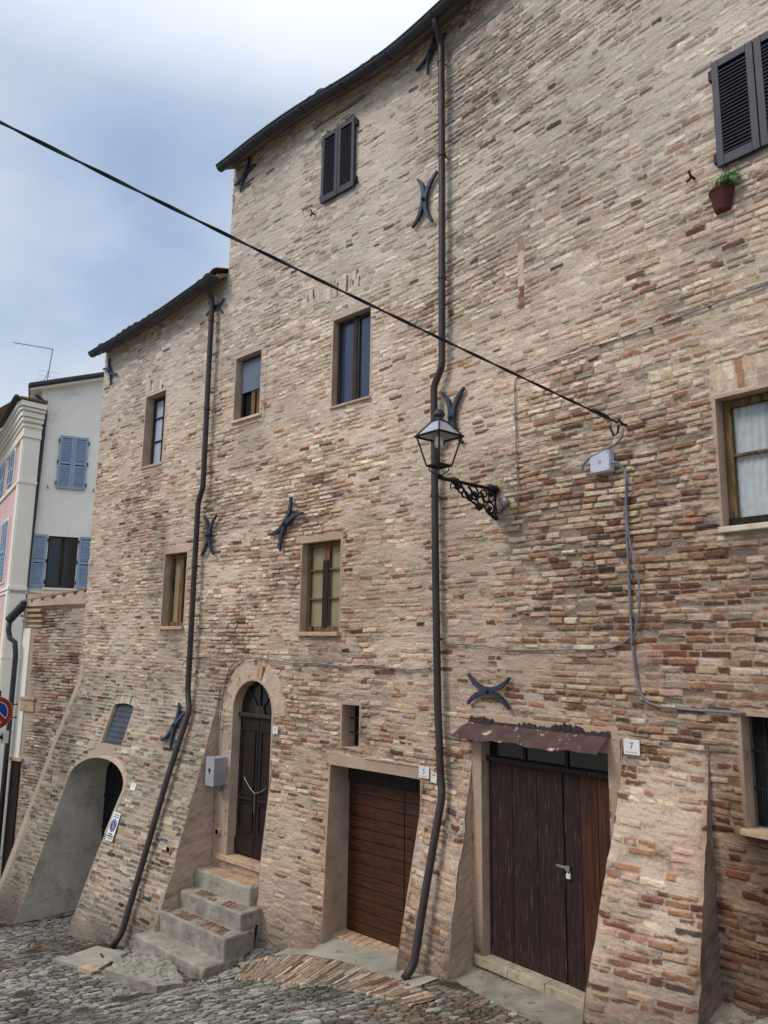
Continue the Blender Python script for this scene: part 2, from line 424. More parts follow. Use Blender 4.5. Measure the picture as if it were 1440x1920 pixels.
def in_poly(px, pz, poly):
    ins = np.zeros(px.shape, bool); n = len(poly)
    for i in range(n):
        x1, y1 = poly[i]; x2, y2 = poly[(i + 1) % n]
        if y1 == y2: continue
        c = ((y1 > pz) != (y2 > pz)) & (px < (x2 - x1) * (pz - y1) / (y2 - y1) + x1)
        ins ^= c
    return ins
def near_poly(px, pz, poly):
    best = np.full(px.shape, 1e9); bx = px.copy(); bz = pz.copy(); n = len(poly)
    for i in range(n):
        x1, y1 = poly[i]; x2, y2 = poly[(i + 1) % n]
        dx, dy = x2 - x1, y2 - y1; L = dx * dx + dy * dy
        if L < 1e-12: continue
        t = np.clip(((px - x1) * dx + (pz - y1) * dy) / L, 0, 1)
        qx = x1 + t * dx; qz = y1 + t * dy
        d = np.hypot(px - qx, pz - qz); m = d < best
        best = np.where(m, d, best); bx = np.where(m, qx, bx); bz = np.where(m, qz, bz)
    return best, bx, bz

SB = 6.2                      # joint between the tall and the low house
ZT = 7.95                     # tall wall head
def _sm(s, P):
    k = np.array(P); x = np.asarray(s, dtype=float); q = 0
    for d in (-.35, -.2, 0, .2, .35): q = q + np.interp(x + d, k[:, 0], k[:, 1]) / 5
    return q
def zlow(s): return .13 + _sm(s, [(6.1, 5.845), (6.85, 5.77), (7.83, 5.665), (9.1, 5.595), (10.3, 5.56)])
def ztall(s): return _sm(s, [(-4, 7.77), (1.0, 7.76), (1.7, 7.745), (2.06, 7.71), (2.6, 7.685), (3.3, 7.71), (4.1, 7.795), (5.0, 7.805), (6.2, 7.73)])

# plaster bands and patches flush with the wall: s0, s1, z0, z1, strength
BANDS = [(3.36, 4.30, 1.365, 1.47, 1), (6.80, 7.80, 1.462, 1.60, .9), (5.05, 6.05, 4.41, 4.49, .8), (2.95, 3.72, 4.40, 4.50, .8),
         (-.46, 1.31, -.90, -.655, 1.2), (2.06, 3.60, -1.42, -1.262, 1.1), (-.46, -.325, -2.0, -.64, 1.1), (1.165, 1.296, -3.0, -.7, 1.2),
         (4.66, 5.9, -3.9, -.95, .55), (5.6, 5.9, -3.8, -1.2, 1.1), (3.55, 4.1, -1.7, -1.27, .5), (-.6, -.2, 4.0, 4.4, .4), (.2, .7, 3.2, 3.7, .4),
         (8.2, 9.0, -1.86, -1.6, 1), (-.9, .9, -.35, .02, .5), (-.3, .6, 1.0, 1.35, .45), (-1.45, -.9, 1.2, 2.1, .35), (6.0, 8.2, -4.7, -3.85, .6), (9.0, 10.5, -5, -3.9, .6), (10.11, 10.3, -4.6, -.4, 1.1), (9.7, 10.3, -.5, .9, .45), (6.9, 7.5, -.6, .1, .35)]

def chip(z, b): return .004 + .045 * np.maximum(0, fbm(np.asarray(z, dtype=float) * 0 + b * 3.3, np.asarray(z, dtype=float) * 5, 290, 3) - .42)
PSIDES = [(5.9, -.62, -1), (4.655, -1.5, 1), (1.296, -1.0, -1), (-.46, -.85, 1), (-1.24, -.75, -1)]
def build_front():
    near = np.arange(-3.9, SB, .0125); far = np.arange(SB, 10.24, .0185)
    sl = np.concatenate([near, far])
    for b in (5.9, 4.655, 3.51, 2.05, 1.296, -.46, -1.24):
        sl = sl[np.abs(sl - b) > .006]; sl = np.concatenate([sl, [b - .0015, b + .0015]])
    sl = np.sort(np.concatenate([sl, [SB, 10.24]])); sl = sl[np.concatenate([[True], np.diff(sl) > 5e-4])]
    zl = np.concatenate([np.arange(-4.9, -3.3, .0125), np.arange(-3.3, 2.4, .0098), np.arange(2.4, ZT + .001, .0122)])
    S, Z = np.meshgrid(sl, zl)
    # where red brick shows and where the foot is grey and dirty
    red = sstep(2.2, -.6, S) * sstep(2.6, .2, Z) * .8 + .42 * sstep(.60, .8, fbm(S * .6, Z * .6, 301, 3)) + .16 * sstep(5, 1, Z)
    red = red + .75 * np.exp(-((S - 2.6) / .55) ** 2 - ((Z + .95) / .32) ** 2) + .5 * sstep(-.4, -.9, S) * sstep(1.2, .2, Z)
    red = red * (1 - .6 * sstep(4.0, 5.5, Z))
    grey = sstep(5.6, 6.2, S) * sstep(-.2, -.9, Z) + .35 * sstep(7.5, 9.5, S) + .45 * sstep(3.6, 5.6, Z)
    smear = .47 - .17 * sstep(2.4, 0, S) * sstep(1.4, -.2, Z) + .04 * sstep(3.5, 5.5, Z) - .08 * sstep(8, 9, S)
    smear = smear + .20 * ((S > -1.24) & (S < -.46)) * sstep(-.8, -1.4, Z) + .15 * ((S > 3.5) & (S < 4.66)) * sstep(-1, -1.6, Z) - .2 * sstep(5.8, 6.2, S) * sstep(-.5, -1, Z)
    proud = .28 + .30 * sstep(3.0, 5.5, Z) * sstep(2, 5, S) + .35 * sstep(5.6, 6.2, S) * sstep(-.3, -.9, Z) + .15 * sstep(6, 8, S)
    H, C, MO = brickfield(S, Z, 40, rowh=.0605, lens=(.235, .225, .115, .17), smear=smear, red=red, grey=grey, proud=proud, relief=1.35 - .45 * sstep(1.5, 4.0, Z))
    # flat arches of upright bricks, and the radial arch over door three
    def region(mask, xs, zs, rowh, red_, seed, sm=.3, rel=.55, tone=1.0):
        if mask.any():
            h, c, m = brickfield(xs[mask], zs[mask], seed, rowh=rowh, smear=sm, red=red_, wob=.2, proud=.55, relief=rel, tone=tone)
            H[mask] = h; C[mask] = c
    m = (S > 3.14) & (S < 4.19) & (Z > 4.745) & (Z < 5.0)
    region(m, Z * 1.0 + .02, (S - 3.66) * (1 - .25 * (Z - 4.87)) + 50, .062, .45, 77, .45)
    m = (S > -2.45) & (S < -1.445) & (Z > 2.075) & (Z < 2.375)
    region(m, Z + 3.11, (S + 1.95) * (1 - .35 * (Z - 2.2)) + 20, .085, .0, 78, .5, .6, 1.1)
    m = (S > 8.0) & (S < 8.6) & (Z > 4.42) & (Z < 4.72)
    region(m, Z, S + 9, .062, .1, 79, .6)
    m = ((np.hypot((S - 8.37) / 1.0, (Z + 1.55)) < .74) & (Z > -.985) & (S > 8.0) & (S < 8.78))
    region(m, Z, S + 3, .06, .5, 80, .3)
    m = (S > .50) & (S < .585) & (Z > 3.55) & (Z < 4.4)
    region(m, Z, S * .7, .2, .5, 83, .5)
    ang = np.arctan2(Z + .88, S - 5.105); rad = np.hypot(S - 5.105, Z + .88)
    m = (rad < .70) & (Z > -.93) & (rad > .38)
    region(m, rad + .07, ang * .55 + 8, .085, .12, 81, .55, .4, 1.05)
    edge_o = (np.abs(rad - .70) < .012) & (Z > -.93)
    H[edge_o] -= .012
    # plaster
    P = np.zeros_like(S)
    wj = .03 * (fbm(S * 5, Z * 5, 210, 2) - .5) + .5 * (fbm(S * 2.5, Z * 3.5, 211, 4) - .5) * ((Z < -2.9) | (Z > 2.9) & (S < 2))
    for (a, b, c, d, k) in BANDS:
        q = np.minimum(np.minimum(S - a, b - S), np.minimum(Z - c, d - Z)) + wj
        P = np.maximum(P, k * sstep(0, .02, q))
    pz = sstep(.58, .76, fbm(S * .9, Z * .9, 220, 4) + .25 * (fbm(S * 9, Z * 14, 221, 2) - .5)) * .45
    P = np.maximum(P, pz * (Z < 4.6))
    edgeh = np.full_like(S, 1e3)
    SS = S.copy(); ZZ = Z.copy()
    faces = grid_faces(*S.shape)
    dead = np.zeros((S.shape[0] - 1, S.shape[1] - 1), bool)
    Sc = (S[:-1, :-1] + S[1:, 1:]) / 2; Zc = (Z[:-1, :-1] + Z[1:, 1:]) / 2
    for k, (poly, dep, mt) in OPEN.items():
        xs = [p[0] for p in poly]; zs = [p[1] for p in poly]
        box = (S > min(xs) - .12) & (S < max(xs) + .12) & (Z > min(zs) - .12) & (Z < max(zs) + .12)
        d, nx, nz = near_poly(S[box], Z[box], poly)
        edgeh[box] = np.minimum(edgeh[box], d)
        ins = in_poly(Sc, Zc, poly); dead |= ins
        a = np.zeros(S.shape, bool); a[:-1, :-1] |= ins; a[1:, :-1] |= ins; a[:-1, 1:] |= ins; a[1:, 1:] |= ins
        b = np.zeros(S.shape, bool); nn = ~ins; b[:-1, :-1] |= nn; b[1:, :-1] |= nn; b[:-1, 1:] |= nn; b[1:, 1:] |= nn
        bd = (a & b)[box]
        t1 = SS[box]; t2 = ZZ[box]; t1[bd] = nx[bd]; t2[bd] = nz[bd]; SS[box] = t1; ZZ[box] = t2
    rim = np.exp(-(edgeh / .05) ** 2) * np.clip(.2 + 1.3 * fbm(S * 3, Z * 3, 230, 2), 0, 1)
    P = np.clip(np.maximum(P, rim), 0, 1.2)
    flat = .004 + .006 * (fbm(S * 6, Z * 6, 240, 3) - .5) + .003 * (vnoise(S * 40, Z * 40, 241) - .5)
    pc = lin((178, 156, 139)) * (.84 + .32 * fbm(S * 1.6, Z * 1.6, 242, 4))[..., None]
    pk = sstep(.3, .75, P + .35 * (fbm(S * 7, Z * 12, 243, 3) - .5))
    H = H * (1 - pk) + flat * pk
    C = C * (1 - pk[..., None]) + pc * pk[..., None]
    e2 = sstep(.035, .0, edgeh); H = H * (1 - e2) + .005 * e2
    # weather streaks below sills, painted shade and dirt at the foot, warm lower storey, grey upper one
    st = np.zeros_like(S)
    for (a, b, zt, ln, k) in [(3.4, 4.2, .13, .9, .25), (6.9, 7.6, .22, 1.1, .45), (5.2, 5.9, 3.3, .9, .2), (7.9, 8.5, 3.0, 1.0, .2), (-2.4, -1.4, .9, .8, .3), (7.50, 8.1, 2.1, 2.8, .45), (5.4, 6.3, .2, 2.2, .18), (-2.2, -1.4, -1.3, 1.6, .7)]:
        st += k * sstep(a - .15, a + .2, S + .5 * (fbm(S, Z * 2, 255, 3) - .5)) * sstep(b + .15, b - .2, S + .5 * (fbm(S, Z * 2, 256, 3) - .5)) * sstep(zt + .02, zt - .05, Z) * sstep(zt - ln, zt, Z) * (.35 + 1.1 * fbm(S * 4, Z * .9, 250, 3))
    gz = zg(S, 0.5)
    foot_shade_dirt = sstep(.75, 0, Z - gz) * (.25 + .5 * fbm(S * 2, Z * 2, 251, 3))  # stands in for shade from the houses opposite, plus dirt
    C = C * (1 - np.clip(st + foot_shade_dirt, 0, .75))[..., None]
    br = sstep(.52, .72, fbm(S * .55 + 3, Z * .7, 280, 4)) * sstep(3.4, 1.0, Z) * sstep(4.5, 2.0, S)
    C = C * (1 - br[..., None] * np.array([.20, .30, .36]))
    C = C * (1 + .10 * (fbm(S * 1.2, Z * 1.6, 281, 3) - .5))[..., None]
    cool = sstep(5.8, 6.1, S) * sstep(-.3, -.8, Z); C = C * (1 + cool[..., None] * np.array([-.17, -.11, -.09]))
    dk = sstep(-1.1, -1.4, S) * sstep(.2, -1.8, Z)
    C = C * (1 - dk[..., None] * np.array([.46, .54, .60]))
    warm = sstep(3.0, 0, Z) * sstep(6.5, 4.5, S)
    C = C * (1 + warm[..., None] * np.array([.0, -.04, -.075]))
    C = C * (1 + .16 * ((S > -1.24) & (S < -.46)) * sstep(-.9, -1.3, Z))[..., None]
    g0 = C.mean(-1, keepdims=True); C = (C * .94 + g0 * np.array([1.05, .99, .93]) * .06) * np.array([1.075, 1.05, 1.015])
    C = C * (1 + .20 * sstep(.6, 2.4, Z + .25 * (S - 2)) - .04)[..., None]
    up = sstep(2.6, 5.5, Z)
    gray = C.mean(-1, keepdims=True)
    C = C * (1 - .42 * up[..., None]) + gray * np.array([1.08, 1.0, .93]) * .42 * up[..., None]
    # broad mossy grey on the far pillar
    ms = sstep(9.1, 9.6, S) * sstep(-.3, -1.2, Z) * (.4 + .6 * fbm(S * 2, Z * 2, 260, 3))
    C = C * (1 - ms[..., None] * .6 * (1 - .8 * sstep(10.06, 10.14, S))[..., None])
    und = .05 * (fbm(S * .35, Z * .3, 270, 2) - .5) + .014 * (fbm(S * 1.7, Z * 1.7, 271, 2) - .5)
    for b, zb_, inn in PSIDES:
        q = (S - b) * inn * -1 if False else (S - b) * (-inn)
        w_ = sstep(.05, .0, np.abs(S - b)) * (((S - b) * inn < 0)) * (Z < zb_)
        H = H - w_ * (chip(Z, b) * 2 + H)
    OB = ob(SS, ZZ)
    step = np.zeros_like(S)
    # sides of the pillars are rendered smooth
    x, y, z = AT(SS, ZZ, OB + H + und * (edgeh > .15))
    V = np.stack([x, y, z], -1).reshape(-1, 3)
    keep = ~dead
    for b, zb_, sa in PSIDES:
        keep &= ~((np.abs(Sc - b) < .0012) & (Zc < zb_))
    # cut the low house below its eave
    keep &= ~((Sc > SB) & (Zc > zlow(Sc))) & ~((Sc <= SB) & (Zc > ztall(Sc) + .14))
    return V, faces, keep, Sc, C.reshape(-1, 3)

def sub_mesh(V, F, C):
    u, inv = np.unique(F.ravel(), return_inverse=True)
    return V[u], inv.reshape(-1, 4), C[u]

tall = thing('brick_house', 'tall old brick house with three doorways, dark shutters and a long copper gutter', 'house', FA.at(1, -3.1))
low = thing('brick_house', 'lower brick house with battered pillars and an arched cellar entrance', 'house', FA.at(8, -4.2))
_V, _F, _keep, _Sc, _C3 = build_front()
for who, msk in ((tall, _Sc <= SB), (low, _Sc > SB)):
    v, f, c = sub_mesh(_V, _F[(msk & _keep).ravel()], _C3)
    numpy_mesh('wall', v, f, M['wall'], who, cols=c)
del _V, _F, _C3
def pillar_side(b, zt, inner, mat, house):
    rows = []
    for k in range(90):
        z = zt + .02 - k * (zt + 4.9) / 89
        o1 = float(ob(b - inner * .002, z)); rows.append([FA.at(b + inner * (.0015 - .004 * math.sin(math.pi * t)) + random.uniform(-.004, .004) * (0 < t < 1), z, -.01 + (o1 + .010 - 2 * float(chip(z, b)) * (t > .85) * min(1, o1 * 6)) * t) for t in (0, .2, .4, .6, .8, .93, 1)])
    mb = MB(); mb.sheet(rows); mb.build('buttress_side', M[mat], house)
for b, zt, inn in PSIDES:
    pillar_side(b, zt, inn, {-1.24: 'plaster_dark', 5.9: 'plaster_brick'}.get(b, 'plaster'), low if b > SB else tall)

def densify(poly, step=.04):
    out = []
    for i in range(len(poly)):
        a = poly[i]; b = poly[(i + 1) % len(poly)]
        n = max(1, int(math.hypot(b[0] - a[0], b[1] - a[1]) / step))
        out += [(a[0] + (b[0] - a[0]) * k / n, a[1] + (b[1] - a[1]) * k / n) for k in range(n)]
    return out
def reveal(key, parent, dep=None, mat=None):
    poly, d, mt = OPEN[key]
    if dep is not None: d = dep
    pts = densify(poly); pts.append(pts[0]); rows = []
    for t in (0, .08, .35, .7, 1):
        row = []
        for i, (s, z) in enumerate(pts):
            o0 = float(ob(s, z)) + .005
            jit = 0 if t in (0, 1) else .0022 * (random.random() - .5)
            # little slope inwards so the plaster does not look ruled
            row.append(FA.at(s + jit, z + jit, o0 + (-d - .02 - o0) * t))
        rows.append(row)
    mb = MB(); mb.sheet(rows)
    return mb.build('reveal', M[mat or mt], parent, smooth=False)

# ------------------------------------------------------------------ windows
def leaf_frame(mb, fr, s0, s1, z0, z1, o0, o1, w=.045, bars=(), mull=()):
    mb.fbox(fr, s0, s0 + w, z0, z1, o0, o1); mb.fbox(fr, s1 - w, s1, z0, z1, o0, o1)
    mb.fbox(fr, s0 + w, s1 - w, z0, z0 + w * 1.2, o0, o1 - .002); mb.fbox(fr, s0 + w, s1 - w, z1 - w, z1, o0, o1 - .002)
    for zb in bars: mb.fbox(fr, s0 + w, s1 - w, zb - .012, zb + .012, o0 + .004, o1 - .006)
    for sm in mull: mb.fbox(fr, sm - .012, sm + .012, z0 + w, z1 - w, o0 + .004, o1 - .006)

def bx(name, mat, parent, fr, s0, s1, z0, z1, o0, o1, bevel=0, label=None):
    mb = MB(); mb.fbox(fr, s0, s1, z0, z1, o0, o1)
    return mb.build(name, M[mat], parent, bevel=bevel, label=label)

def window(house, key, label, depth=None):
    w = bpy.data.objects.new('window', None); COL.objects.link(w); w.parent = house; w['label'] = label; w.empty_display_size = .1
    reveal(key, w, depth); return w

def sill(parent, s0, s1, z0, z1, o=.05, mat='stone', back=-.16):
    bx('sill', mat, parent, FA, s0, s1, z0, z1, back, o, bevel=.006)

# F : two-leaf window with yellowed boards
w = window(tall, 'F', 'old ochre two-leaf window with yellowed boards behind six panes')
for a, b in ((3.42, 3.79), (3.80, 4.165)):
    mb = MB(); leaf_frame(mb, FA, a, b, .2, 1.355, -.155, -.105, .05, (.62, 1.0)); mb.build('frame', M['old_wood'], w, bevel=.004)
bx('stile', 'black_wood', w, FA, 3.745, 3.845, .25, 1.12, -.104, -.092)
bx('backing_board', 'yellow_board', w, FA, 3.43, 4.16, .2, 1.36, -.17, -.152)
for a, b in ((3.47, 3.74), (3.85, 4.115)): bx('pane', 'glass', w, FA, a, b, .26, 1.31, -.135, -.131)
sill(w, 3.40, 4.19, .135, .185, .055, 'stone_warm')
# E : one narrow leaf shows
w = window(low, 'E', 'narrow old wooden window with one yellowed pane, beside the drainpipe')
mb = MB(); leaf_frame(mb, FA, 6.94, 7.26, .3, 1.45, -.17, -.12, .05); mb.build('frame', M['old_wood'], w, bevel=.004)
mb = MB(); leaf_frame(mb, FA, 7.265, 7.57, .3, 1.45, -.17, -.12, .05); mb.build('frame', M['old_wood'], w, bevel=.004)
bx('stile', 'black_wood', w, FA, 6.935, 7.0, .33, 1.1, -.119, -.108)
bx('backing_board', 'yellow_board', w, FA, 6.94, 7.57, .3, 1.45, -.185, -.167)
for a, b in ((6.99, 7.21), (7.315, 7.52)): bx('pane', 'glass', w, FA, a, b, .36, 1.4, -.15, -.146)
sill(w, 6.90, 7.62, .235, .285, .05, 'stone_warm')
# B : tall dark window
w = window(tall, 'B', 'large dark two-leaf window with blue sky in its panes')
for a, b in ((2.96, 3.29), (3.33, 3.66)):
    mb = MB(); leaf_frame(mb, FA, a, b, 3.18, 4.39, -.14, -.09, .04); mb.build('frame', M['dark_frame'], w, bevel=.004)
    bx('pane', 'glass_sky', w, FA, a + .04, b - .04, 3.22, 4.35, -.12, -.115)
bx('mullion', 'dark_frame', w, FA, 3.285, 3.335, 3.18, 4.39, -.135, -.075, bevel=.004)
bx('backing', 'dark', w, FA, 2.95, 3.67, 3.17, 4.4, -.3, -.28)
sill(w, 2.93, 3.69, 3.135, 3.168, .03, 'plaster')
# C : blind above, dark below
w = window(tall, 'C', 'small window with a grey blue blind lowered over its upper half')
bx('blind', 'blind', w, FA, 5.25, 5.86, 3.86, 4.36, -.125, -.105)
mb = MB(); leaf_frame(mb, FA, 5.245, 5.865, 3.41, 4.405, -.15, -.127, .035); mb.build('frame', M['dark_frame'], w)
for a, b in ((5.42, 5.47), (5.52, 5.6)): bx('slat', 'old_wood', w, FA, a, b, 3.43, 3.85, -.14, -.12)
bx('pane', 'glass_dark', w, FA, 5.25, 5.86, 3.42, 3.86, -.165, -.16)
bx('backing', 'dark', w, FA, 5.24, 5.87, 3.4, 4.41, -.3, -.28)
sill(w, 5.19, 5.91, 3.355, 3.395, .04, 'stone')
# D : pale panes
w = window(low, 'D', 'narrow upper window with three pale bluish panes')
mb = MB(); leaf_frame(mb, FA, 7.9, 8.53, 3.09, 4.355, -.2, -.15, .045, (3.55, 3.98), (8.21,)); mb.build('frame', M['dark_frame'], w, bevel=.004)
bx('blind', 'pale_board', w, FA, 7.94, 8.49, 3.13, 4.30, -.19, -.185)
bx('backing', 'dark', w, FA, 7.89, 8.54, 3.08, 4.36, -.3, -.28)
sill(w, 7.86, 8.56, 3.03, 3.078, .02, 'plaster')
# H : curtained window at the right
w = window(tall, 'H', 'worn wooden window with white lace curtains and a brick flat arch')
for a, b in ((-1.91, -1.485), (-2.35, -1.93)):
    mb = MB(); leaf_frame(mb, FA, a, b, 1.0, 2.07, -.165, -.115, .06, (1.60,)); mb.build('frame', M['old_wood'], w, bevel=.004)
    bx('pane', 'glass', w, FA, a + .06, b - .06, 1.06, 2.01, -.145, -.141)
bx('stile', 'black_wood', w, FA, -1.955, -1.865, 1.02, 2.0, -.114, -.10)
bx('weatherboard', 'black_wood', w, FA, -1.86, -1.49, 1.0, 1.075, -.114, -.09)
for a, b, dr in ((-1.86, -1.54, 1), (-2.30, -1.98, -1)):
    rows = []
    for i in range(22):
        z = 2.03 - i * .045; t = i / 21
        g = .05 * sstep(.25, .78, t) * (1 - .75 * sstep(.8, 1, t))
        row = []
        for k in range(25):
            u = k / 24
            s = (b - u * (b - a) * (1 - g * 2.2)) if dr > 0 else (a + u * (b - a) * (1 - g * 2.2))
            row.append(FA.at(s, z, -.172 + .010 * math.sin(u * 34) * (1 - .4 * t)))
        rows.append(row)
    mb = MB(); mb.sheet(rows); mb.build('curtain', M['curtain'], w, smooth=True)
bx('backing', 'backdrop_room', w, FA, -2.4, -1.46, .97, 2.1, -.21, -.19)
sill(w, -2.42, -1.46, .945, .992, .06, 'stone')
# slot
w = window(tall, 'slot', 'small unglazed slot window over the brown plank door')
bx('backing', 'glass_dark', w, FA, 3.02, 3.34, -1.2, -.68, -.25, -.22)
for z in (-.86, -1.03):
    mb = MB(); mb.tube([FA.at(3.03, z, -.14), FA.at(3.325, z, -.14)], .009); mb.build('bar', M['black_iron'], w)
# grille window
w = window(tall, 'grille', 'barred cellar window covered with wire mesh, low beside the buttress')
bx('backing', 'dark', w, FA, -2.3, -1.5, -1.33, -.45, -.4, -.38)
mb = MB()
for k in range(36): mb.tube([FA.at(-1.53 - k * .019, -1.30, -.13), FA.at(-1.53 - k * .019, -.48, -.13)], .0014, 4, False)
for k in range(44): mb.tube([FA.at(-2.2, -1.30 + k * .019, -.128), FA.at(-1.52, -1.30 + k * .019, -.128)], .0014, 4, False)
mb.build('wire_mesh', M['mesh_wire'], w)
for k in range(4):
    mb = MB(); mb.tube([FA.at(-1.62 - k * .15, -1.30, -.16), FA.at(-1.62 - k * .15, -.48, -.16)], .009, 6); mb.build('bar', M['black_iron'], w)
for z in (-.75, -1.03):
    mb = MB(); mb.tube([FA.at(-2.2, z, -.15), FA.at(-1.52, z, -.15)], .009, 6); mb.build('bar', M['black_iron'], w)
sill(w, -2.25, -1.48, -1.352, -1.305, .05, 'stone_warm')
# vent panel in the battered wall
w = window(low, 'vent', 'grey board closing a small opening over the cellar arch', .0)
pts = densify(OPEN['vent'][0], .05)
mb = MB(); rows = []
for i in range(9):
    z = -1.63 + .68 * i / 8
    rows.append([FA.at(8.04 + .67 * k / 8, z, float(ob(8.3, z)) - .05) for k in range(9)])
mb.sheet(rows); mb.build('panel', M['panel_grey'], w)
mb = MB()
for i in range(8): mb.fbox(FA, 8.05, 8.7, -1.58 + i * .08, -1.574 + i * .08, float(ob(8.3, -1.58 + i * .08)) - .05, float(ob(8.3, -1.58 + i * .08)) - .042)
mb.build('seam', M['panel_grey'], w)

# shutters
def shutter_leaf(parent, fr, s0, s1, z0, z1, o, mat, mid=False, nl=22, name='shutter'):
    mb = MB(); w = (s1 - s0) * .17
    mb.fbox(fr, s0, s0 + w, z0, z1, o, o + .04); mb.fbox(fr, s1 - w, s1, z0, z1, o, o + .04)
    mb.fbox(fr, s0 + w, s1 - w, z0, z0 + .09, o, o + .038); mb.fbox(fr, s0 + w, s1 - w, z1 - .07, z1, o, o + .038)
    if mid: mb.fbox(fr, s0 + w, s1 - w, (z0 + z1) / 2 - .05, (z0 + z1) / 2 + .03, o, o + .038)
    sh = mb.build(name, M[mat], parent, bevel=.003)
    mb = MB(); zlast = None
    for k in range(nl):
        z = z0 + .10 + (z1 - z0 - .19) * (k + .5) / nl; dz = (z1 - z0) / nl * .42
        if mid and zlast is not None and zlast < (z0 + z1) / 2 - .01 <= z: mb.build('louvre', M[mat], sh); mb = MB()
        zlast = z
        if mid and abs(z - ((z0 + z1) / 2 - .01)) < .055: continue
        a, b = s0 + w - .002, s1 - w + .002
        mb.hexa([fr.at(a, z + dz, o + .006), fr.at(b, z + dz, o + .006), fr.at(b, z - dz, o + .034), fr.at(a, z - dz, o + .034),
                 fr.at(a, z + dz + .008, o + .008), fr.at(b, z + dz + .008, o + .008), fr.at(b, z - dz + .008, o + .036), fr.at(a, z - dz + .008, o + .036)])
    mb.build('louvre', M[mat], sh)
    bb = MB(); bb.fbox(fr, s0 + w, s1 - w, z0 + .05, z1 - .05, o - .004, o + .002); bb.build('backing', M['dark'], sh)
    return sh
def hinge(mb, fr, s, z, o): mb.fbox(fr, s - .02, s + .02, z - .045, z + .045, o, o + .045)
def dog(parent, fr, s, z):
    mb = MB(); mb.tube([fr.at(s, z, -.01), fr.at(s, z, .07), fr.at(s + .01, z + .05, .08)], .011, 6)
    mb.tube([fr.at(s, z, .05), fr.at(s + .045, z - .035, .06)], .012, 6); mb.build('shutter_catch', M['black_iron'], parent)
def shutter_pair(s0, s1, z0, z1, label, gap=.008):
    for a, b in ((s0, (s0 + s1) / 2 - gap / 2), ((s0 + s1) / 2 + gap / 2, s1)):
        sh = shutter_leaf(tall, FA, a, b, z0, z1, .022, 'slate', nl=24); sh['label'] = label
        for z in (z0 + .1, z1 - .1):
            mb = MB(); hinge(mb, FA, s0 - .015 if a == s0 else s1 + .015, z, .0); mb.build('hinge', M['black_iron'], sh)
shutter_pair(3.285, 3.952, 6.25, 7.32, 'closed slate louvred shutter of the small attic window')
shutter_pair(-2.38, -1.654, 4.09, 5.095, 'closed slate louvred shutter at the upper right')
dog(tall, FA, 4.12, 6.17); dog(tall, FA, 3.24, 6.30); dog(tall, FA, -1.42, 4.12)
bx('lintel', 'soffit', tall, FA, 3.14, 4.2, 7.56, 7.60, -.02, .035, bevel=.008, label='thin lintel strip over the attic shutters')

# ------------------------------------------------------------------ doors
def part_empty(name, parent, label):
    e = bpy.data.objects.new(name, None); COL.objects.link(e); e.parent = parent; e['label'] = label; e.empty_display_size = .1; return e

# door 7: two leaves of vertical planks under a rusty sheet
d7 = part_empty('door', tall, 'wide maroon plank door with peeling paint under a rusty metal canopy')
reveal('door7', d7)
def planks(name, mats, parent, s0, s1, z0, z1, o, n, gap=.005):
    for k in range(n):
        a = s0 + (s1 - s0) * k / n; b = s0 + (s1 - s0) * (k + 1) / n
        bx(name, mats[k % len(mats)], parent, FA, a + gap / 2, b - gap / 2, z0, z1, o + random.uniform(-.002, .002), o + .035 + random.uniform(-.002, .003), bevel=.003)
planks('plank', ['door_worn', 'door_worn', 'door_red'], d7, -.315, .235, -2.95, -1.115, -.135, 3)
planks('plank', ['door_red', 'door_red', 'door_red'], d7, .245, 1.155, -2.95, -1.115, -.135, 3)
bx('transom_bar', 'door_red', d7, FA, -.32, 1.16, -1.125, -1.075, -.14, -.06, bevel=.006)
bx('transom_light', 'glass_dark', d7, FA, -.32, 1.16, -1.075, -.89, -.135, -.125)
for s in (.2, .70): bx('glazing_bar', 'door_dark', d7, FA, s - .018, s + .018, -1.075, -.89, -.124, -.11)
bx('backing', 'dark', d7, FA, -.34, 1.18, -3, -.85, -.3, -.28)
mb = MB(); mb.fbox(FA, .20, .33, -1.975, -1.95, -.098, -.088); mb.fbox(FA, .17, .215, -1.985, -1.94, -.088, -.07); mb.build('hasp', M['galv'], d7, bevel=.003)
mb = MB(); mb.fbox(FA, .165, .205, -2.045, -2.005, -.09, -.065); mb.tube([FA.at(.172, -2.005, -.077), FA.at(.172, -1.98, -.077), FA.at(.198, -1.98, -.077), FA.at(.198, -2.005, -.077)], .004, 6); mb.build('padlock', M['white'], d7)
th = bx('threshold', 'stone_worn', d7, FA, -.462, 1.26, -3.05, -2.957, -.2, .035, bevel=.01)
rows = []
for i in range(6):
    t = i / 5; row = []
    for k in range(41):
        s = -.35 + 1.69 * k / 40
        wv = .012 * math.sin(k * .33) * t + .006 * math.sin(k * .9 + 1) * t
        row.append(FA.at(s + (.06 * t if k == 40 else 0), -.735 - .155 * t + wv, .005 + .21 * t))
    rows.append(row)
mb = MB(); mb.sheet(rows); mb.build('canopy', M['rust'], tall, solid=.006, label='rusty bent sheet metal canopy with flaking mortar')
mb = MB(); s = 1.31
while s > -.33:
    ww = random.uniform(.015, .05); hh = .012 + .05 * max(0, math.sin(s * 5.1 + 1) * .5 + math.sin(s * 13) * .35 + random.random() * .7)
    q = random.uniform(-.006, .006)
    mb.hexa([FA.at(s, -.745, .0), FA.at(s - ww, -.745, .0), FA.at(s - ww, -.748, .03 + q), FA.at(s, -.748, .03 + q),
             FA.at(s - .003, -.735 + hh, .0), FA.at(s - ww + .004, -.735 + hh * .85, .0), FA.at(s - ww + .004, -.735 + hh * .8, .012), FA.at(s - .003, -.735 + hh, .012)])
    s -= ww * random.uniform(.8, 1.05)
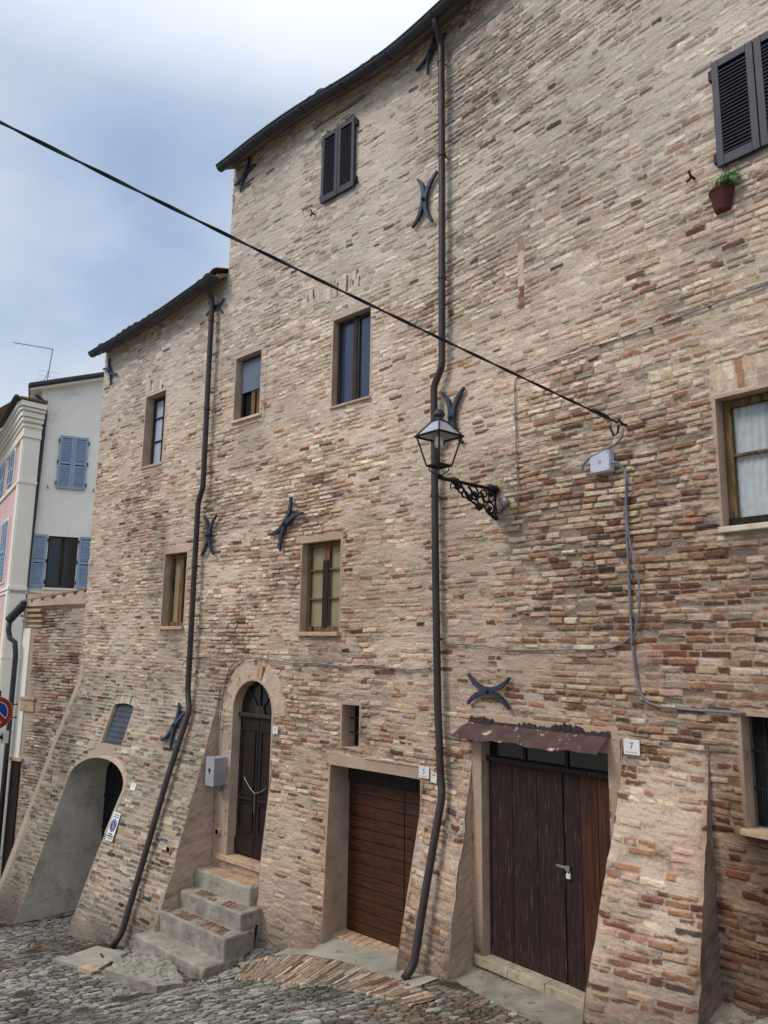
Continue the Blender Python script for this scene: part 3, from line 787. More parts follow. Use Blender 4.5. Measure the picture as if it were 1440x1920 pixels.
mb.build('mortar_fillet', M['door_dark'], tall, label='dark crumbling fillet along the top of the canopy')

# door 5: horizontal boards
d5 = part_empty('door', tall, 'brown garage door of wide horizontal boards in a deep recess')
reveal('door5', d5)
z = -3.375; n = 13; hb = (3.375 - 1.645) / n
for a, b in ((2.03, 2.585), (2.597, 3.515)):
    mb = MB()
    for k in range(n):
        mb.fbox(FA, a, b, z + k * hb + .004, z + (k + 1) * hb - .004, -.37, -.335)
    lf = mb.build('door_leaf', M['door_brown'], d5, bevel=.004)
bx('backing', 'dark', d5, FA, 2.02, 3.52, -3.4, -1.4, -.5, -.375)
bx('head_beam', 'black_wood', d5, FA, 2.02, 3.515, -1.645, -1.44, -.42, -.31, bevel=.005)

# door 3: arched, panelled
d3 = part_empty('door', tall, 'narrow dark panelled double door with a fan light, at the top of the steps')
reveal('door3', d3)
for a, b in ((4.68, 5.10), (5.112, 5.53)):
    mb = MB(); mb.fbox(FA, a, b, -2.80, -.98, -.17, -.135)
    lf = mb.build('door_leaf', M['door_dark'], d3, bevel=.004)
    for z0, z1 in ((-2.50, -2.12), (-2.03, -1.15)):
        mb = MB(); i = .055
        mb.fbox(FA, a + i, a + i + .02, z0, z1, -.136, -.118); mb.fbox(FA, b - i - .02, b - i, z0, z1, -.136, -.118)
        mb.fbox(FA, a + i + .02, b - i - .02, z0, z0 + .02, -.136, -.118); mb.fbox(FA, a + i + .02, b - i - .02, z1 - .02, z1, -.136, -.118)
        mb.build('panel_moulding', M['door_dark'], d3)
    mb = MB(); mb.fbox(FA, a, b, -2.80, -2.60, -.136, -.112); mb.build('kick_rail', M['door_dark'], d3, bevel=.006)
    mb = MB(); mb.fbox(FA, a + .05, b - .05, -2.095, -2.06, -.136, -.105); mb.build('lock_rail', M['door_dark'], d3, bevel=.006)
bx('transom_bar', 'dark_frame', d3, FA, 4.675, 5.535, -.985, -.93, -.17, -.085, bevel=.01)
mb = MB()
mb.poly([FA.at(5.105 + .44 * math.cos(math.pi * k / 20), -.92 + .455 * math.sin(math.pi * k / 20), -.15) for k in range(21)])
mb.build('fan_light', M['glass_dark'], d3)
mb = MB()
for wd in (50, 90, 130):
    c, s_ = math.cos(R(wd)), math.sin(R(wd))
    p, q = (5.105 + .1 * c, -.92 + .1 * s_), (5.105 + .43 * c, -.92 + .44 * s_)
    mb.tube([FA.at(p[0], p[1], -.138), FA.at(q[0], q[1], -.138)], .012, 6)
mb.poly([FA.at(5.105 + .11 * math.cos(math.pi * k / 10), -.93 + .11 * math.sin(math.pi * k / 10), -.13) for k in range(11)])
mb.build('glazing_bar', M['dark_frame'], d3)
bx('backing', 'dark', d3, FA, 4.6, 5.6, -2.9, -.42, -.4, -.38)
bx('threshold', 'stone_warm', d3, FA, 4.62, 5.74, -2.905, -2.832, -.2, .045, bevel=.01)
mb = MB()
def chain(p, q, sag, n=16):
    pts = [p + (q - p) * (k / n) + Vector((0, 0, -sag * math.sin(math.pi * k / n))) for k in range(n + 1)]
    for k in range(n):
        a, b = pts[k], pts[k + 1]; mb.tube([a - (b - a) * .25, b + (b - a) * .25], .008 if k % 2 else .006, 5)
cA, cB, cC = FA.at(5.36, -1.80, -.11), FA.at(4.87, -1.88, -.11), FA.at(5.11, -1.98, -.1)
chain(cA, cC, .02); chain(cC, cB, .02); chain(cC, FA.at(5.115, -2.24, -.11), 0)
mb.build('chain', M['galv'], d3)

# cellar arch
da = part_empty('door', low, 'black plank door deep inside the arched cellar entrance')
reveal('arch', da)
mb = MB()
for k in range(9): mb.fbox(FA, 7.5 + k * .21, 7.705 + k * .21, -4.8, -1.8, -.20, -.165)
mb.build('plank', M['door_green'], da)
mb = MB()
for z in (-2.6, -3.1, -3.6): mb.fbox(FA, 7.5, 9.35, z, z + .05, -.164, -.15)
mb.build('ledge', M['door_green'], da)
# pale render edge round the arch
rows = []
arc = [(9.315, -2.6)] + _ac + [(7.665, -2.42), (7.73, -2.8)]
for wd, oo in ((.0, .008), (.07, .014), (.08, -.01)):
    row = []
    for i, (s, z) in enumerate(arc):
        a = arc[max(i - 1, 0)]; b = arc[min(i + 1, len(arc) - 1)]
        t = Vector((b[0] - a[0], b[1] - a[1])).normalized(); nrm = Vector((-t.y, t.x))
        if nrm.dot(Vector((s - 8.47, z + 2.6))) < 0: nrm = -nrm
        f = .05 + .95 * min(1, max(0, (8.9 - s) / .8))
        ss, zz = s + nrm.x * wd * f, z + nrm.y * wd * f
        row.append(FA.at(ss, zz, float(ob(ss, zz)) + oo))
    rows.append(row)
mb = MB(); mb.sheet(rows); mb.build('arch_moulding', M['plaster'], low, smooth=True)

# ------------------------------------------------------------------ roofs, gutters, drainpipes
def corrugated_roof(house, s0, s1, zf, back, rise, name='roof'):
    n = int((s1 - s0) / .025); rows = []
    for o, up in ((.24, 0), (.21, .02), (.0, .02 + rise * .21), (-back, .02 + rise * (back + .21))):
        row = []
        for k in range(n + 1):
            s = s0 + (s1 - s0) * k / n
            ph = (s / .22) % 1.0
            hgt = .035 + .04 * abs(math.sin(math.pi * ph)) ** .7 + .014 * math.sin(s * 2.3) + .006 * math.sin(s * 7.1) + .010 * (((int(s / .22) * 7919) % 13) / 13)
            row.append(FA.at(s, zf(s) + .05 + up + hgt, o + .03 * (((int(s / .22) * 104729) % 11) / 11 - .5) * (o > .2)))
        rows.append(row)
    mb = MB(); mb.sheet(rows); r = mb.build(name, M['tile'], house, solid=.015)
    mb = MB(); m = max(8, int((s1 - s0) / .3))
    for k in range(m):
        a = s0 + (s1 - s0) * k / m; b = s0 + (s1 - s0) * (k + 1) / m
        mb.hexa([FA.at(a, zf(a) + .12, -.05), FA.at(b, zf(b) + .12, -.05), FA.at(b, zf(b) - .03, .20), FA.at(a, zf(a) - .03, .20),
                 FA.at(a, zf(a) + .16, -.05), FA.at(b, zf(b) + .16, -.05), FA.at(b, zf(b) + .06, .20), FA.at(a, zf(a) + .06, .20)])
    mb.build('soffit', M['soffit'], house)
    # half round gutter
    rows = []; n2 = int((s1 - s0) / .15)
    for j in range(11):
        w = math.pi * (.02 + .96 * j / 10); row = []
        for k in range(n2 + 1):
            s = s0 - .03 + (s1 - s0 + .06) * k / n2
            row.append(FA.at(s, zf(s) - .01 - .075 * math.sin(w), .275 - .075 * math.cos(w)))
        rows.append(row)
    mb = MB(); mb.sheet(rows)
    for s in (s0 - .03, s1 + .03):
        mb.poly([FA.at(s, zf(s) - .01 - .075 * math.sin(math.pi * j / 10), .275 - .075 * math.cos(math.pi * j / 10)) for j in range(11)])
    mb.tube([FA.at(s0 - .03 + (s1 - s0 + .06) * k / n2, zf(s0 + (s1 - s0) * k / n2) - .008, .352) for k in range(n2 + 1)], .011, 6)
    g = mb.build('gutter', M['gutter'], house, smooth=True, solid=.006)
    s = s0 + .4
    while s < s1:
        mb = MB(); mb.tube([FA.at(s, zf(s) - .01 - .082 * math.sin(math.pi * j / 8), .275 - .082 * math.cos(math.pi * j / 8)) for j in range(9)], .008, 5); s += .85
        mb.build('gutter_bracket', M['gutter'], g)

corrugated_roof(tall, -3.9, SB - .02, ztall, 4.5, .32)
corrugated_roof(low, SB + .02, 10.22, lambda s: zlow(s) - .13, 4.5, .32)

def drainpipe(house, pts, r, label, collars=(), shoe=True):
    mb = MB()
    P = [FA.at(*p) for p in pts]
    # round the bends
    Q = [P[0]]
    for i in range(1, len(P) - 1):
        a = (P[i - 1] - P[i]); b = (P[i + 1] - P[i]); d = min(.07, a.length * .45, b.length * .45)
        p0 = P[i] + a.normalized() * d; p2 = P[i] + b.normalized() * d
        for k in range(5):
            t = k / 4; Q.append(p0 * (1 - t) ** 2 + P[i] * 2 * t * (1 - t) + p2 * t * t)
    Q.append(P[-1]); mb.tube(Q, r, 14)
    o = mb.build('drainpipe', M['pipe'], house, smooth=True, label=label)
    for (s, z, off) in collars:
        mb = MB()
        mb.tube([FA.at(s, z - .018, off), FA.at(s, z + .018, off)], r + .009, 14)
        mb.tube([FA.at(s, z, off - .1), FA.at(s, z, off)], .008, 6)
        mb.build('collar', M['pipe'], o, smooth=False)
    return o
drainpipe(tall, [(1.60, 7.72, .27), (1.60, 7.60, .26), (1.655, 7.44, .10), (1.64, 5.5, .10), (1.64, 3.20, .10), (1.77, 3.0, .10), (1.74, 1.0, .10), (1.70, -.6, .10), (1.655, -1.32, .10), (1.60, -1.5, .13),
                 (1.61, -2.35, .345), (1.62, -3.05, .505), (1.66, -3.17, .60)], .041, 'tall brown drainpipe running the full height between doors five and seven',
          [(1.66, 7.2, .1), (1.64, 5.9, .1), (1.64, 4.3, .1), (1.755, 1.7, .1), (1.71, .1, .1), (1.68, -1.05, .1)])
drainpipe(low, [(6.44, 5.81, .27), (6.44, 5.72, .25), (6.48, 5.56, .10), (6.47, 4.0, .10), (6.45, 2.42, .10), (6.56, 2.2, .10), (6.555, .1, .10), (6.55, -.70, .10), (6.42, -.95, .14),
                (6.45, -1.9, .43), (6.46, -2.98, .73), (6.46, -3.82, .975), (6.5, -3.97, 1.08)], .043, 'brown drainpipe leaning out over the battered pillar left of the steps',
          [(6.48, 5.2, .1), (6.46, 3.7, .1), (6.555, 1.2, .1), (6.55, -.2, .1)])
# gable side and back of the two houses
def house_body(house, s0, s1, z0, z1, back, ztop1=None):
    mb = MB(); zt2 = z1 if ztop1 is None else ztop1
    a, b = FA.at(s0, 0, -.5), FA.at(s1, 0, -.5); dn = (FA.at(s0, 0, 0) - FA.at(s0, 0, 1))
    def P(s, z, k): q = FA.at(s, z, -.02 if k == 0 else -back); return q
    rs = .32 * back
    mb.poly([P(s0, z0, 0), P(s0, z1, 0), P(s0, z1 + rs, 1), P(s0, z0, 1)])
    mb.poly([P(s1, z0, 0), P(s1, z0, 1), P(s1, zt2 + rs, 1), P(s1, zt2, 0)])
    mb.poly([P(s0, z0, 1), P(s0, z1 + rs, 1), P(s1, zt2 + rs, 1), P(s1, z0, 1)])
    mb.build('side_wall', M['plaster'], house)
house_body(tall, -3.9, SB - .01, -4.9, 7.80, 4.5)
house_body(low, SB + .01, 10.235, -4.9, 5.86, 4.5, 5.60)

# ------------------------------------------------------------------ iron wall anchors
def wall_matrix(s, z, o, tilt=0.0, roll=0.0, fr=FA):
    h = FA.head(s); X = Vector((math.sin(h), -math.cos(h), 0)); Zo = Vector((-math.cos(h), -math.sin(h), 0)); Y = Vector((0, 0, 1))
    Y2 = Y * math.cos(tilt) - Zo * math.sin(tilt); Z2 = Zo * math.cos(tilt) + Y * math.sin(tilt)
    m = Matrix((X, Y2, Z2)).transposed().to_4x4() @ Matrix.Rotation(roll, 4, 'Z')
    m.translation = FA.at(s, z, o); return m
def anchor_bar(sign):
    mb = MB(); Rr, a = .40, 52; n = 16
    for k in range(n):
        ring = []
        for kk in (k, k + 1):
            t = kk / n; w = R(-a + 2 * a * t)
            taper = 1 - .55 * max(0, abs(2 * t - 1) - .55) / .45
            ww = .021 * taper + .004; dd = .045 * (1 - .25 * abs(2 * t - 1))
            for rr, zz in ((Rr - ww, 0.012), (Rr + ww, 0.012), (Rr + ww, .012 + dd), (Rr - ww, .012 + dd)):
                ring.append(Vector((sign * (Rr + .018 - rr * math.cos(w)), rr * math.sin(w), zz)))
        mb.hexa([ring[0], ring[1], ring[2], ring[3], ring[4], ring[5], ring[6], ring[7]])
    return mb
anc = thing('wall_anchor', 'x', 'wall anchor', group='iron wall anchors on the brick houses')
for sg in (1, -1): anchor_bar(sg).build('bar', M['iron'], anc)
mb = MB(); mb.lathe((0, 0, 0), [(.026, -.02), (.026, .075), (.02, .09), (.008, .095)], 10); mb.build('bolt', M['iron'], anc, smooth=False)
ANC = [(1.99, 5.49, .015, 0, -8, 1.0, 'iron anchor pair of curved bars high up just left of the tall drainpipe'),
       (1.53, 2.58, .015, 0, -3, 1.0, 'iron anchor of two curved bars directly behind the street lantern'),
       (6.48, 5.45, .015, 0, 80, .72, 'iron anchor crossing the drainpipe under the lower roof gutter'),
       (6.30, 1.66, .015, 0, -2, .96, 'iron anchor half hidden behind the drainpipe of the lower house at mid height'),
       (4.48, 1.655, .015, 0, -43, 1.04, 'diagonally set iron anchor above the six-pane yellowed window'),
       (6.72, -1.20, .15, .27, -17, .95, 'iron anchor on the leaning pillar beside the drainpipe bend'),
       (1.03, -.42, .015, 0, 88, .88, 'blue-grey iron anchor lying on its side above the rusty canopy'),
       (9.93, 5.18, .015, 0, 40, .85, 'iron anchor at the far left end of the lower brick house'),
       (1.90, 7.52, .015, 0, -40, .8, 'iron anchor under the eave behind the top of the tall drainpipe'),
       (5.84, 7.55, .015, 0, -48, .8, 'iron anchor tucked under the left end of the tall eave')]
for i, (s, z, o, tilt, roll, sc, lab) in enumerate(ANC):
    if i == 0: e = anc
    else:
        e = anc.copy(); COL.objects.link(e)
        for ch in anc.children:
            c = ch.copy(); COL.objects.link(c); c.parent = e
    e.matrix_world = wall_matrix(s, z, o, tilt, R(roll)) @ Matrix.Scale(sc, 4)
    e['label'] = lab

# ------------------------------------------------------------------ street lantern on a scrolled bracket
LS, LO, LZ = .915, .86, 1.74
lamp = thing('street_lantern', 'old black street lantern on a scrolled iron wall bracket', 'street lamp', FA.at(LS, 1.66, 0))
class Br:                       # local frame of the lantern: s sideways, o along the arm
    def at(self, s, z, o): return FA.at(LS + s, z, o)
B = Br()
mb = MB(); mb.tube([B.at(0, 1.655, .0), B.at(0, 1.655, .90)], .019, 8); mb.lathe(B.at(0, 1.62, .62), [(.03, 0), (.035, .03), (.03, .06)], 10)
for o in (.03, .10): mb.lathe(B.at(0, 1.61, o), [(.02, 0), (.045, .03), (.045, .06), (.02, .09)], 8)
arm = mb.build('bracket', M['black_iron'], lamp, smooth=False)
mb = MB()
def arc2(c, r0, a0, a1, rt, r1=None, n=18):
    r1 = r0 if r1 is None else r1
    pts = []
    for k in range(n + 1):
        t = k / n; w = R(a0 + (a1 - a0) * t); r = r0 + (r1 - r0) * t
        pts.append(B.at(.0, c[1] + r * math.sin(w), c[0] + r * math.cos(w)))
    mb.tube(pts, [.8 * rt * (1 - .35 * abs(2 * k / n - 1)) for k in range(n + 1)], 7)
arc2((.56, 1.585), .05, 90, 470, .013, .022)
arc2((.66, 1.60), .045, -60, 300, .012, .016)
arc2((.50, 1.53), .055, 200, -140, .015, .02)
arc2((.36, 1.56), .085, 60, 420, .015, .03)
arc2((.27, 1.50), .07, 250, -90, .015, .024)
arc2((.20, 1.585), .05, 0, 380, .013, .018)
arc2((.10, 1.56), .06, 90, 470, .014, .022)
arc2((.11, 1.44), .075, 40, 400, .016, .026)
arc2((.05, 1.385), .035, 120, 480, .013, .012)
for P_ in ([(.64, 1.64), (.52, 1.60), (.44, 1.50), (.33, 1.455), (.26, 1.47), (.2, 1.45), (.16, 1.40), (.06, 1.35), (.01, 1.34)], [(.02, 1.64), (.03, 1.5), (.02, 1.43), (.04, 1.34)], [(.44, 1.63), (.33, 1.53), (.26, 1.60), (.19, 1.50), (.13, 1.52)]):
    mb.tube([B.at(0, z, o) for o, z in P_], .0125, 7)
for o, z, r in ((.42, 1.515, .04), (.28, 1.44, .045), (.60, 1.60, .035), (.10, 1.60, .04), (.12, 1.44, .03), (.35, 1.565, .03), (.03, 1.355, .03)):
    mb.lathe(B.at(0, z - r, o), [(.005, 0), (r * .8, r * .5), (r, r), (r * .7, r * 1.6), (.005, r * 2)], 8)
mb.build('scrollwork', M['black_iron'], lamp, smooth=True)
C0 = B.at(0, 0, LO)
def corner(r, z, k):
    sx, so = ((-1, -1), (1, -1), (1, 1), (-1, 1))[k]
    return B.at(sx * r, z, LO + so * r)
zb, zt_, rb_, rt_ = 1.775, 2.075, .088, .158
mb = MB()
for k in range(4):
    k2 = (k + 1) % 4
    mb.tube([corner(rb_, zb, k), corner(rt_, zt_, k)], .0095, 5)
    mb.tube([corner(rb_, zb, k), corner(rb_, zb, k2)], .010, 5); mb.tube([corner(rt_ + .012, zt_, k), corner(rt_ + .012, zt_, k2)], .013, 5)
    mb.tube([corner(rt_ + .012, zt_, k), corner(.052, zt_ + .155, k)], .008, 5); mb.tube([corner(.052, zt_ + .155, k), corner(.052, zt_ + .155, k2)], .008, 5)
    mb.tube([corner(rb_ * .8, zb, k), corner(rb_ * .75, zb - .05, k), corner(.028, zb - .085, k), corner(.02, zb - .11, k)], .006, 5)
mb.lathe(B.at(0, 1.655, LO), [(.024, 0), (.03, .02), (.022, .035)], 10)
mb.poly([corner(rb_, zb + .004, k) for k in range(4)])
mb.build('lantern_frame', M['black_iron'], lamp)
mb = MB()
for k in range(4):
    k2 = (k + 1) % 4
    mb.quad(corner(rt_, zt_ + .008, k), corner(rt_, zt_ + .008, k2), corner(.05, zt_ + .152, k2), corner(.05, zt_ + .152, k))
mb.build('roof_pane', M['lamp_glass'], lamp)
mb = MB(); mb.lathe(B.at(0, zt_ + .15, LO), [(.06, 0), (.05, .012), (.035, .03), (.035, .045), (.052, .055), (.06, .07), (.06, .085), (.045, .095), (.052, .105), (.035, .125), (.01, .135)], 16)
mb.build('cap', M['pipe_dark'], lamp, smooth=True)
mb = MB(); mb.lathe(B.at(0, zt_ - .005, LO), [(.035, -.11), (.045, -.07), (.04, -.01), (.03, 0)], 12); mb.build('bulb_holder', M['white'], lamp, smooth=True)

# ------------------------------------------------------------------ boxes, cables, plates
def wire(pts, r, mat, name, label, cat, jig=.0, group=None, clips=False, parent=None):
    Q = []
    for i in range(len(pts) - 1):
        a, b = pts[i], pts[i + 1]; n = max(1, int(math.hypot(b[0] - a[0], b[1] - a[1]) / .12))
        for k in range(n):
            t = k / n; Q.append([a[j] + (b[j] - a[j]) * t for j in range(3)])
    Q.append(list(pts[-1]))
    # smooth
    for _ in range(2):
        Q = [Q[0]] + [[(Q[i - 1][j] + 2 * Q[i][j] + Q[i + 1][j]) / 4 for j in range(3)] for i in range(1, len(Q) - 1)] + [Q[-1]]
    mb = MB(); mb.tube([FA.at(q[0] + random.uniform(-jig, jig), q[1] + random.uniform(-jig, jig), q[2]) for q in Q], r, 6)
    if clips:
        for q in Q[2::4]: mb.fbox(FA, q[0] - .012, q[0] + .012, q[1] - .006, q[1] + .006, -.005, q[2] + r + .003)
    o = mb.build(name, M[mat], parent, loc=FA.at(*pts[0]), smooth=True)
    if not parent: props(o, label, cat, group)
    return o
def wpts(l, o=.03): return [(s, z, o) for s, z in l]
wire(wpts([(-3.2, 3.02), (-2.23, 2.94), (-1.98, 2.92), (-1.49, 2.89), (-.79, 2.87), (-.27, 2.87), (.38, 2.86), (.64, 2.86), (.64, 2.80), (.63, 2.51), (.63, 2.0), (.61, 1.54), (.60, 1.38), (.65, 1.27), (.74, 1.25), (.84, 1.33)], .022), .0065, 'cable_grey', 'cable', 'thin grey cable crossing the upper wall then dropping straight to the lantern', 'cable', .003, clips=True)
wire(wpts([(1.66, .04), (1.39, .05), (1.11, .03), (.79, -.01), (.39, 0), (-.04, .01), (-.44, .01), (-.57, .05), (-.63, .14)], .03), .0085, 'cable_grey', 'cable', 'twisted pale cable running level from the tall drainpipe to the grey conduit', 'cable', .006, clips=True)
wire(wpts([(1.75, -.12), (1.80, -.2), (1.88, -.23), (2.18, -.25), (2.52, -.24), (2.86, -.2), (3.23, -.24), (3.61, -.23), (3.81, -.18), (4.12, -.23), (4.55, -.2), (5.11, -.15), (5.38, -.19), (5.67, -.29), (5.75, -.6), (5.79, -.98), (5.79, -1.2), (5.82, -1.52)], .032), .0085, 'cable_grey', 'cable', 'wavy grey cable passing over the arched door down to the meter box', 'cable', .006, clips=True)
wire([(-.53, 1.69, .09), (-.60, 1.71, .06), (-.64, 1.65, .03), (-.645, 1.51, .025), (-.61, 1.27, .025), (-.62, .98, .025), (-.62, .56, .025), (-.62, .19, .025), (-.64, -.18, .025), (-.66, -.40, .025), (-.71, -.455, .025), (-.97, -.46, .025), (-1.29, -.46, .025), (-1.56, -.46, .02)], .0125, 'cable_grey', 'conduit', 'grey conduit dropping from the junction box to the barred cellar window', 'conduit')
wire([(-.64, 1.62, .04), (-.625, 1.2, .04), (-.64, 1.03, .05), (-.69, .79, .06), (-.76, .57, .06), (-.76, .46, .06), (-.72, .28, .05), (-.65, .14, .04), (-.63, .05, .035)], .0085, 'cable_grey', 'cable', 'slack grey cable bulging out beside the conduit', 'cable')
wire([(-.66, 1.99, .08), (-.69, 1.88, .08), (-.61, 1.81, .09), (-.42, 1.825, .09), (-.28, 1.79, .09), (-.19, 1.72, .09), (-.165, 1.64, .09), (-.23, 1.60, .09), (-.32, 1.68, .08)], .012, 'cable_grey', 'cable', 'looped bundle of grey cable beside the white junction box', 'cable')
jb = thing('junction_box', 'pale square plastic junction box high on the brick wall with cables', 'junction box', FA.at(-.40, 1.71, 0))
bx('case', 'light_plastic', jb, FA, -.517, -.302, 1.612, 1.815, .02, .085, bevel=.006)
bx('lid', 'light_plastic', jb, FA, -.512, -.307, 1.618, 1.81, .0855, .098, bevel=.006)
mb = MB()
for s in (-.497, -.322):
    for z in (1.632, 1.795): mb.lathe(FA.at(s, z, .098), [(.007, -.004), (.007, .004)], 8, ax=Matrix.Rotation(0, 3, 'X'))
m = wall_matrix(-.41, 1.712, .0985).to_3x3()
mb.lathe(FA.at(-.41, 1.712, .0985), [(.019, -.002), (.019, .002)], 14, ax=m); mb.build('screw', M['grey_plastic'], jb)
tb = thing('terminal_box', 'small round grey terminal box beside the lantern bracket', 'junction box', FA.at(.79, 1.5, 0))
mb = MB(); m = wall_matrix(.79, 1.50, .01).to_3x3(); mb.lathe(FA.at(.79, 1.50, .01), [(.05, 0), (.052, .03), (.045, .045), (.02, .05)], 16, ax=m); mb.build('case', M['galv'], tb, smooth=True)
mb = MB(); mb.tube([FA.at(.80, 1.455, .03), FA.at(.83, 1.40, .04), FA.at(.89, 1.41, .03)], .007, 6); mb.build('lead', M['cable_dark'], tb)
# hook and overhead cable
hk = thing('wall_hook', 'iron hook in the wall holding the end of the overhead cable', 'hook', FA.at(-.64, 2.03, 0))
mb = MB(); mb.tube([FA.at(-.64, 2.03, -.03), FA.at(-.64, 2.03, .07), FA.at(-.625, 2.07, .09), FA.at(-.61, 2.04, .1)], .013, 7); mb.build('hook', M['black_iron'], hk)
mb = MB(); mb.tube([FA.at(-.62, 2.02, .09), FA.at(-.60, 1.95, .08), FA.at(-.56, 1.93, .08), FA.at(-.53, 2.03, .1)], .011, 6); mb.build('stay', M['cable_dark'], hk)
A_ = FA.at(-.615, 2.04, .10); D_ = Vector((-2.155, 3.80, 2.925)); E_ = A_ + (D_ - A_) * 2.1
oc = thing('overhead_cable', 'thick dark twisted overhead cable spanning the street up to the left', 'cable', A_)
for ph in (0, math.pi):
    mb = MB(); pts = []
    n = 260
    dirv = (E_ - A_).normalized(); pa = dirv.cross(Vector((0, 0, 1))).normalized(); pb = pa.cross(dirv)
    for k in range(n + 1):
        t = k / n; w = ph + t * 95
        p = A_ + (E_ - A_) * t + Vector((0, 0, -.10 * math.sin(math.pi * min(1, t)) ))
        pts.append(p + (pa * math.cos(w) + pb * math.sin(w)) * .0055)
    mb.tube(pts, .0078, 6); mb.build('strand', M['cable_dark'], oc, smooth=True)
mb = MB(); mb.tube([A_ + (E_ - A_) * .012, A_ + (E_ - A_) * .03], .02, 7); mb.build('clamp', M['cable_dark'], oc)
# meter box
mt = thing('meter_box', 'grey metal meter box with a black keyhole, beside the arched door', 'meter box', FA.at(5.84, -1.72, 0))
bx('case', 'grey_plastic', mt, FA, 5.62, 5.81, -1.92, -1.545, .0, .20, bevel=.008)
bx('lid', 'grey_plastic', mt, FA, 5.615, 5.815, -1.925, -1.54, .2005, .22, bevel=.006)
mb = MB(); m = wall_matrix(5.72, -1.735, .22).to_3x3(); mb.lathe(FA.at(5.72, -1.715, .218), [(.026, 0), (.026, .006)], 14, ax=m); mb.fbox(FA, 5.712, 5.728, -1.77, -1.72, .218, .224); mb.build('lock', M['ink'], mt)
wire([(5.80, -1.94, .06), (5.78, -2.03, .06), (5.70, -2.05, .05), (5.66, -1.98, .04), (5.65, -1.9, .03)], .009, 'cable_grey', 'lead', '', '', parent=mt)
# drain spouts in the plaster of the niche
for s, z, lab in ((6.05, -2.75, 'clay spout hole at the edge of the leaning pillar near the steps'), (5.74, -2.56, 'clay spout hole in the plaster left of the arched door')):
    o0 = float(ob(s, z)) + .01
    t = thing('spout', lab, 'spout', FA.at(s, z, o0)); m = wall_matrix(s, z, 0).to_3x3()
    mb = MB(); mb.lathe(FA.at(s, z, o0), [(.05, -.03), (.052, .02), (.04, .024)], 14, ax=m); mb.build('rim', M['stone_warm'], t)
    mb = MB(); mb.lathe(FA.at(s, z, o0), [(.038, .0), (.038, .026)], 14, ax=m); mb.build('hole', M['dark'], t)

def text_mesh(txt, size, mat, M4, parent, name='lettering', bold=0.0):
    cu = bpy.data.curves.new('txt', 'FONT'); cu.body = txt; cu.size = size; cu.align_x = 'CENTER'; cu.align_y = 'CENTER'; cu.offset = bold; cu.extrude = .0006
    tmp = bpy.data.objects.new('txt', cu); COL.objects.link(tmp)
    dg = bpy.context.evaluated_depsgraph_get(); me = bpy.data.meshes.new_from_object(tmp.evaluated_get(dg))
    bpy.data.objects.remove(tmp); bpy.data.curves.remove(cu)
    me.transform(Matrix.Translation(-rootloc(parent)) @ M4); me.materials.clear(); me.materials.append(M[mat])
    o = bpy.data.objects.new(name, me); COL.objects.link(o); o.parent = parent; return o
def house_number(txt, s0, s1, z0, z1, o, lab, size, tilt=0, dots=True):
    sc, zc = (s0 + s1) / 2, (z0 + z1) / 2; w, h = abs(s1 - s0) / 2, (z1 - z0) / 2
    t = thing('house_number', lab, 'number plate', FA.at(sc, zc, o), 'enamel house number plates'); m = wall_matrix(sc, zc, o, tilt)
    P = lambda x, y, zz: m @ Vector((x, y, zz))
    mb = MB(); mb.hexa([P(-w, -h, 0), P(w, -h, 0), P(w, h, 0), P(-w, h, 0), P(-w, -h, .012), P(w, -h, .012), P(w, h, .012), P(-w, h, .012)])
    mb.build('plate', M['white'], t, bevel=.003)
    text_mesh(txt, size, 'ink', m @ Matrix.Translation((0, h * .15, .0125)), t)
    if dots:
        mb = MB(); x = -w * .68
        for ww in (.010, .012, .016, .014, .02):
            if x + ww > w * .7: break
            mb.hexa([P(x, -h * .72, .0122), P(x + ww, -h * .72, .0122), P(x + ww, -h * .60, .0122), P(x, -h * .60, .0122), P(x, -h * .72, .0132), P(x + ww, -h * .72, .0132), P(x + ww, -h * .60, .0132), P(x, -h * .60, .0132)]); x += ww + .008
        mb.build('small_print', M['ink_grey'], t)
house_number('7', -.655, -.502, -.872, -.745, .018, 'white number seven plate beside the rusty canopy', .075)
house_number('5', 1.90, 2.055, -1.395, -1.275, .018, 'white number five plate next to the brown garage door', .075)
house_number('3', 4.512, 4.618, -1.145, -1.05, .016, 'small white number three plate right of the arched door', .06, dots=False)
house_number('1', 7.285, 7.43, -2.17, -2.065, .425, 'small white number one plate on the pillar by the cellar arch', .06, tilt=.28, dots=False)
bx_ = MB(); bx_.hexa([FA.at(1.885, -1.42, .01), FA.at(1.80, -1.43, .01), FA.at(1.79, -1.33, .01), FA.at(1.885, -1.30, .01), FA.at(1.885, -1.42, .018), FA.at(1.80, -1.43, .018), FA.at(1.79, -1.33, .018), FA.at(1.885, -1.30, .018)])
props(bx_.build('broken_plate', M['white'], loc=FA.at(1.84, -1.37, .01)), 'broken white scrap of plate between number five and the drainpipe', 'plate')

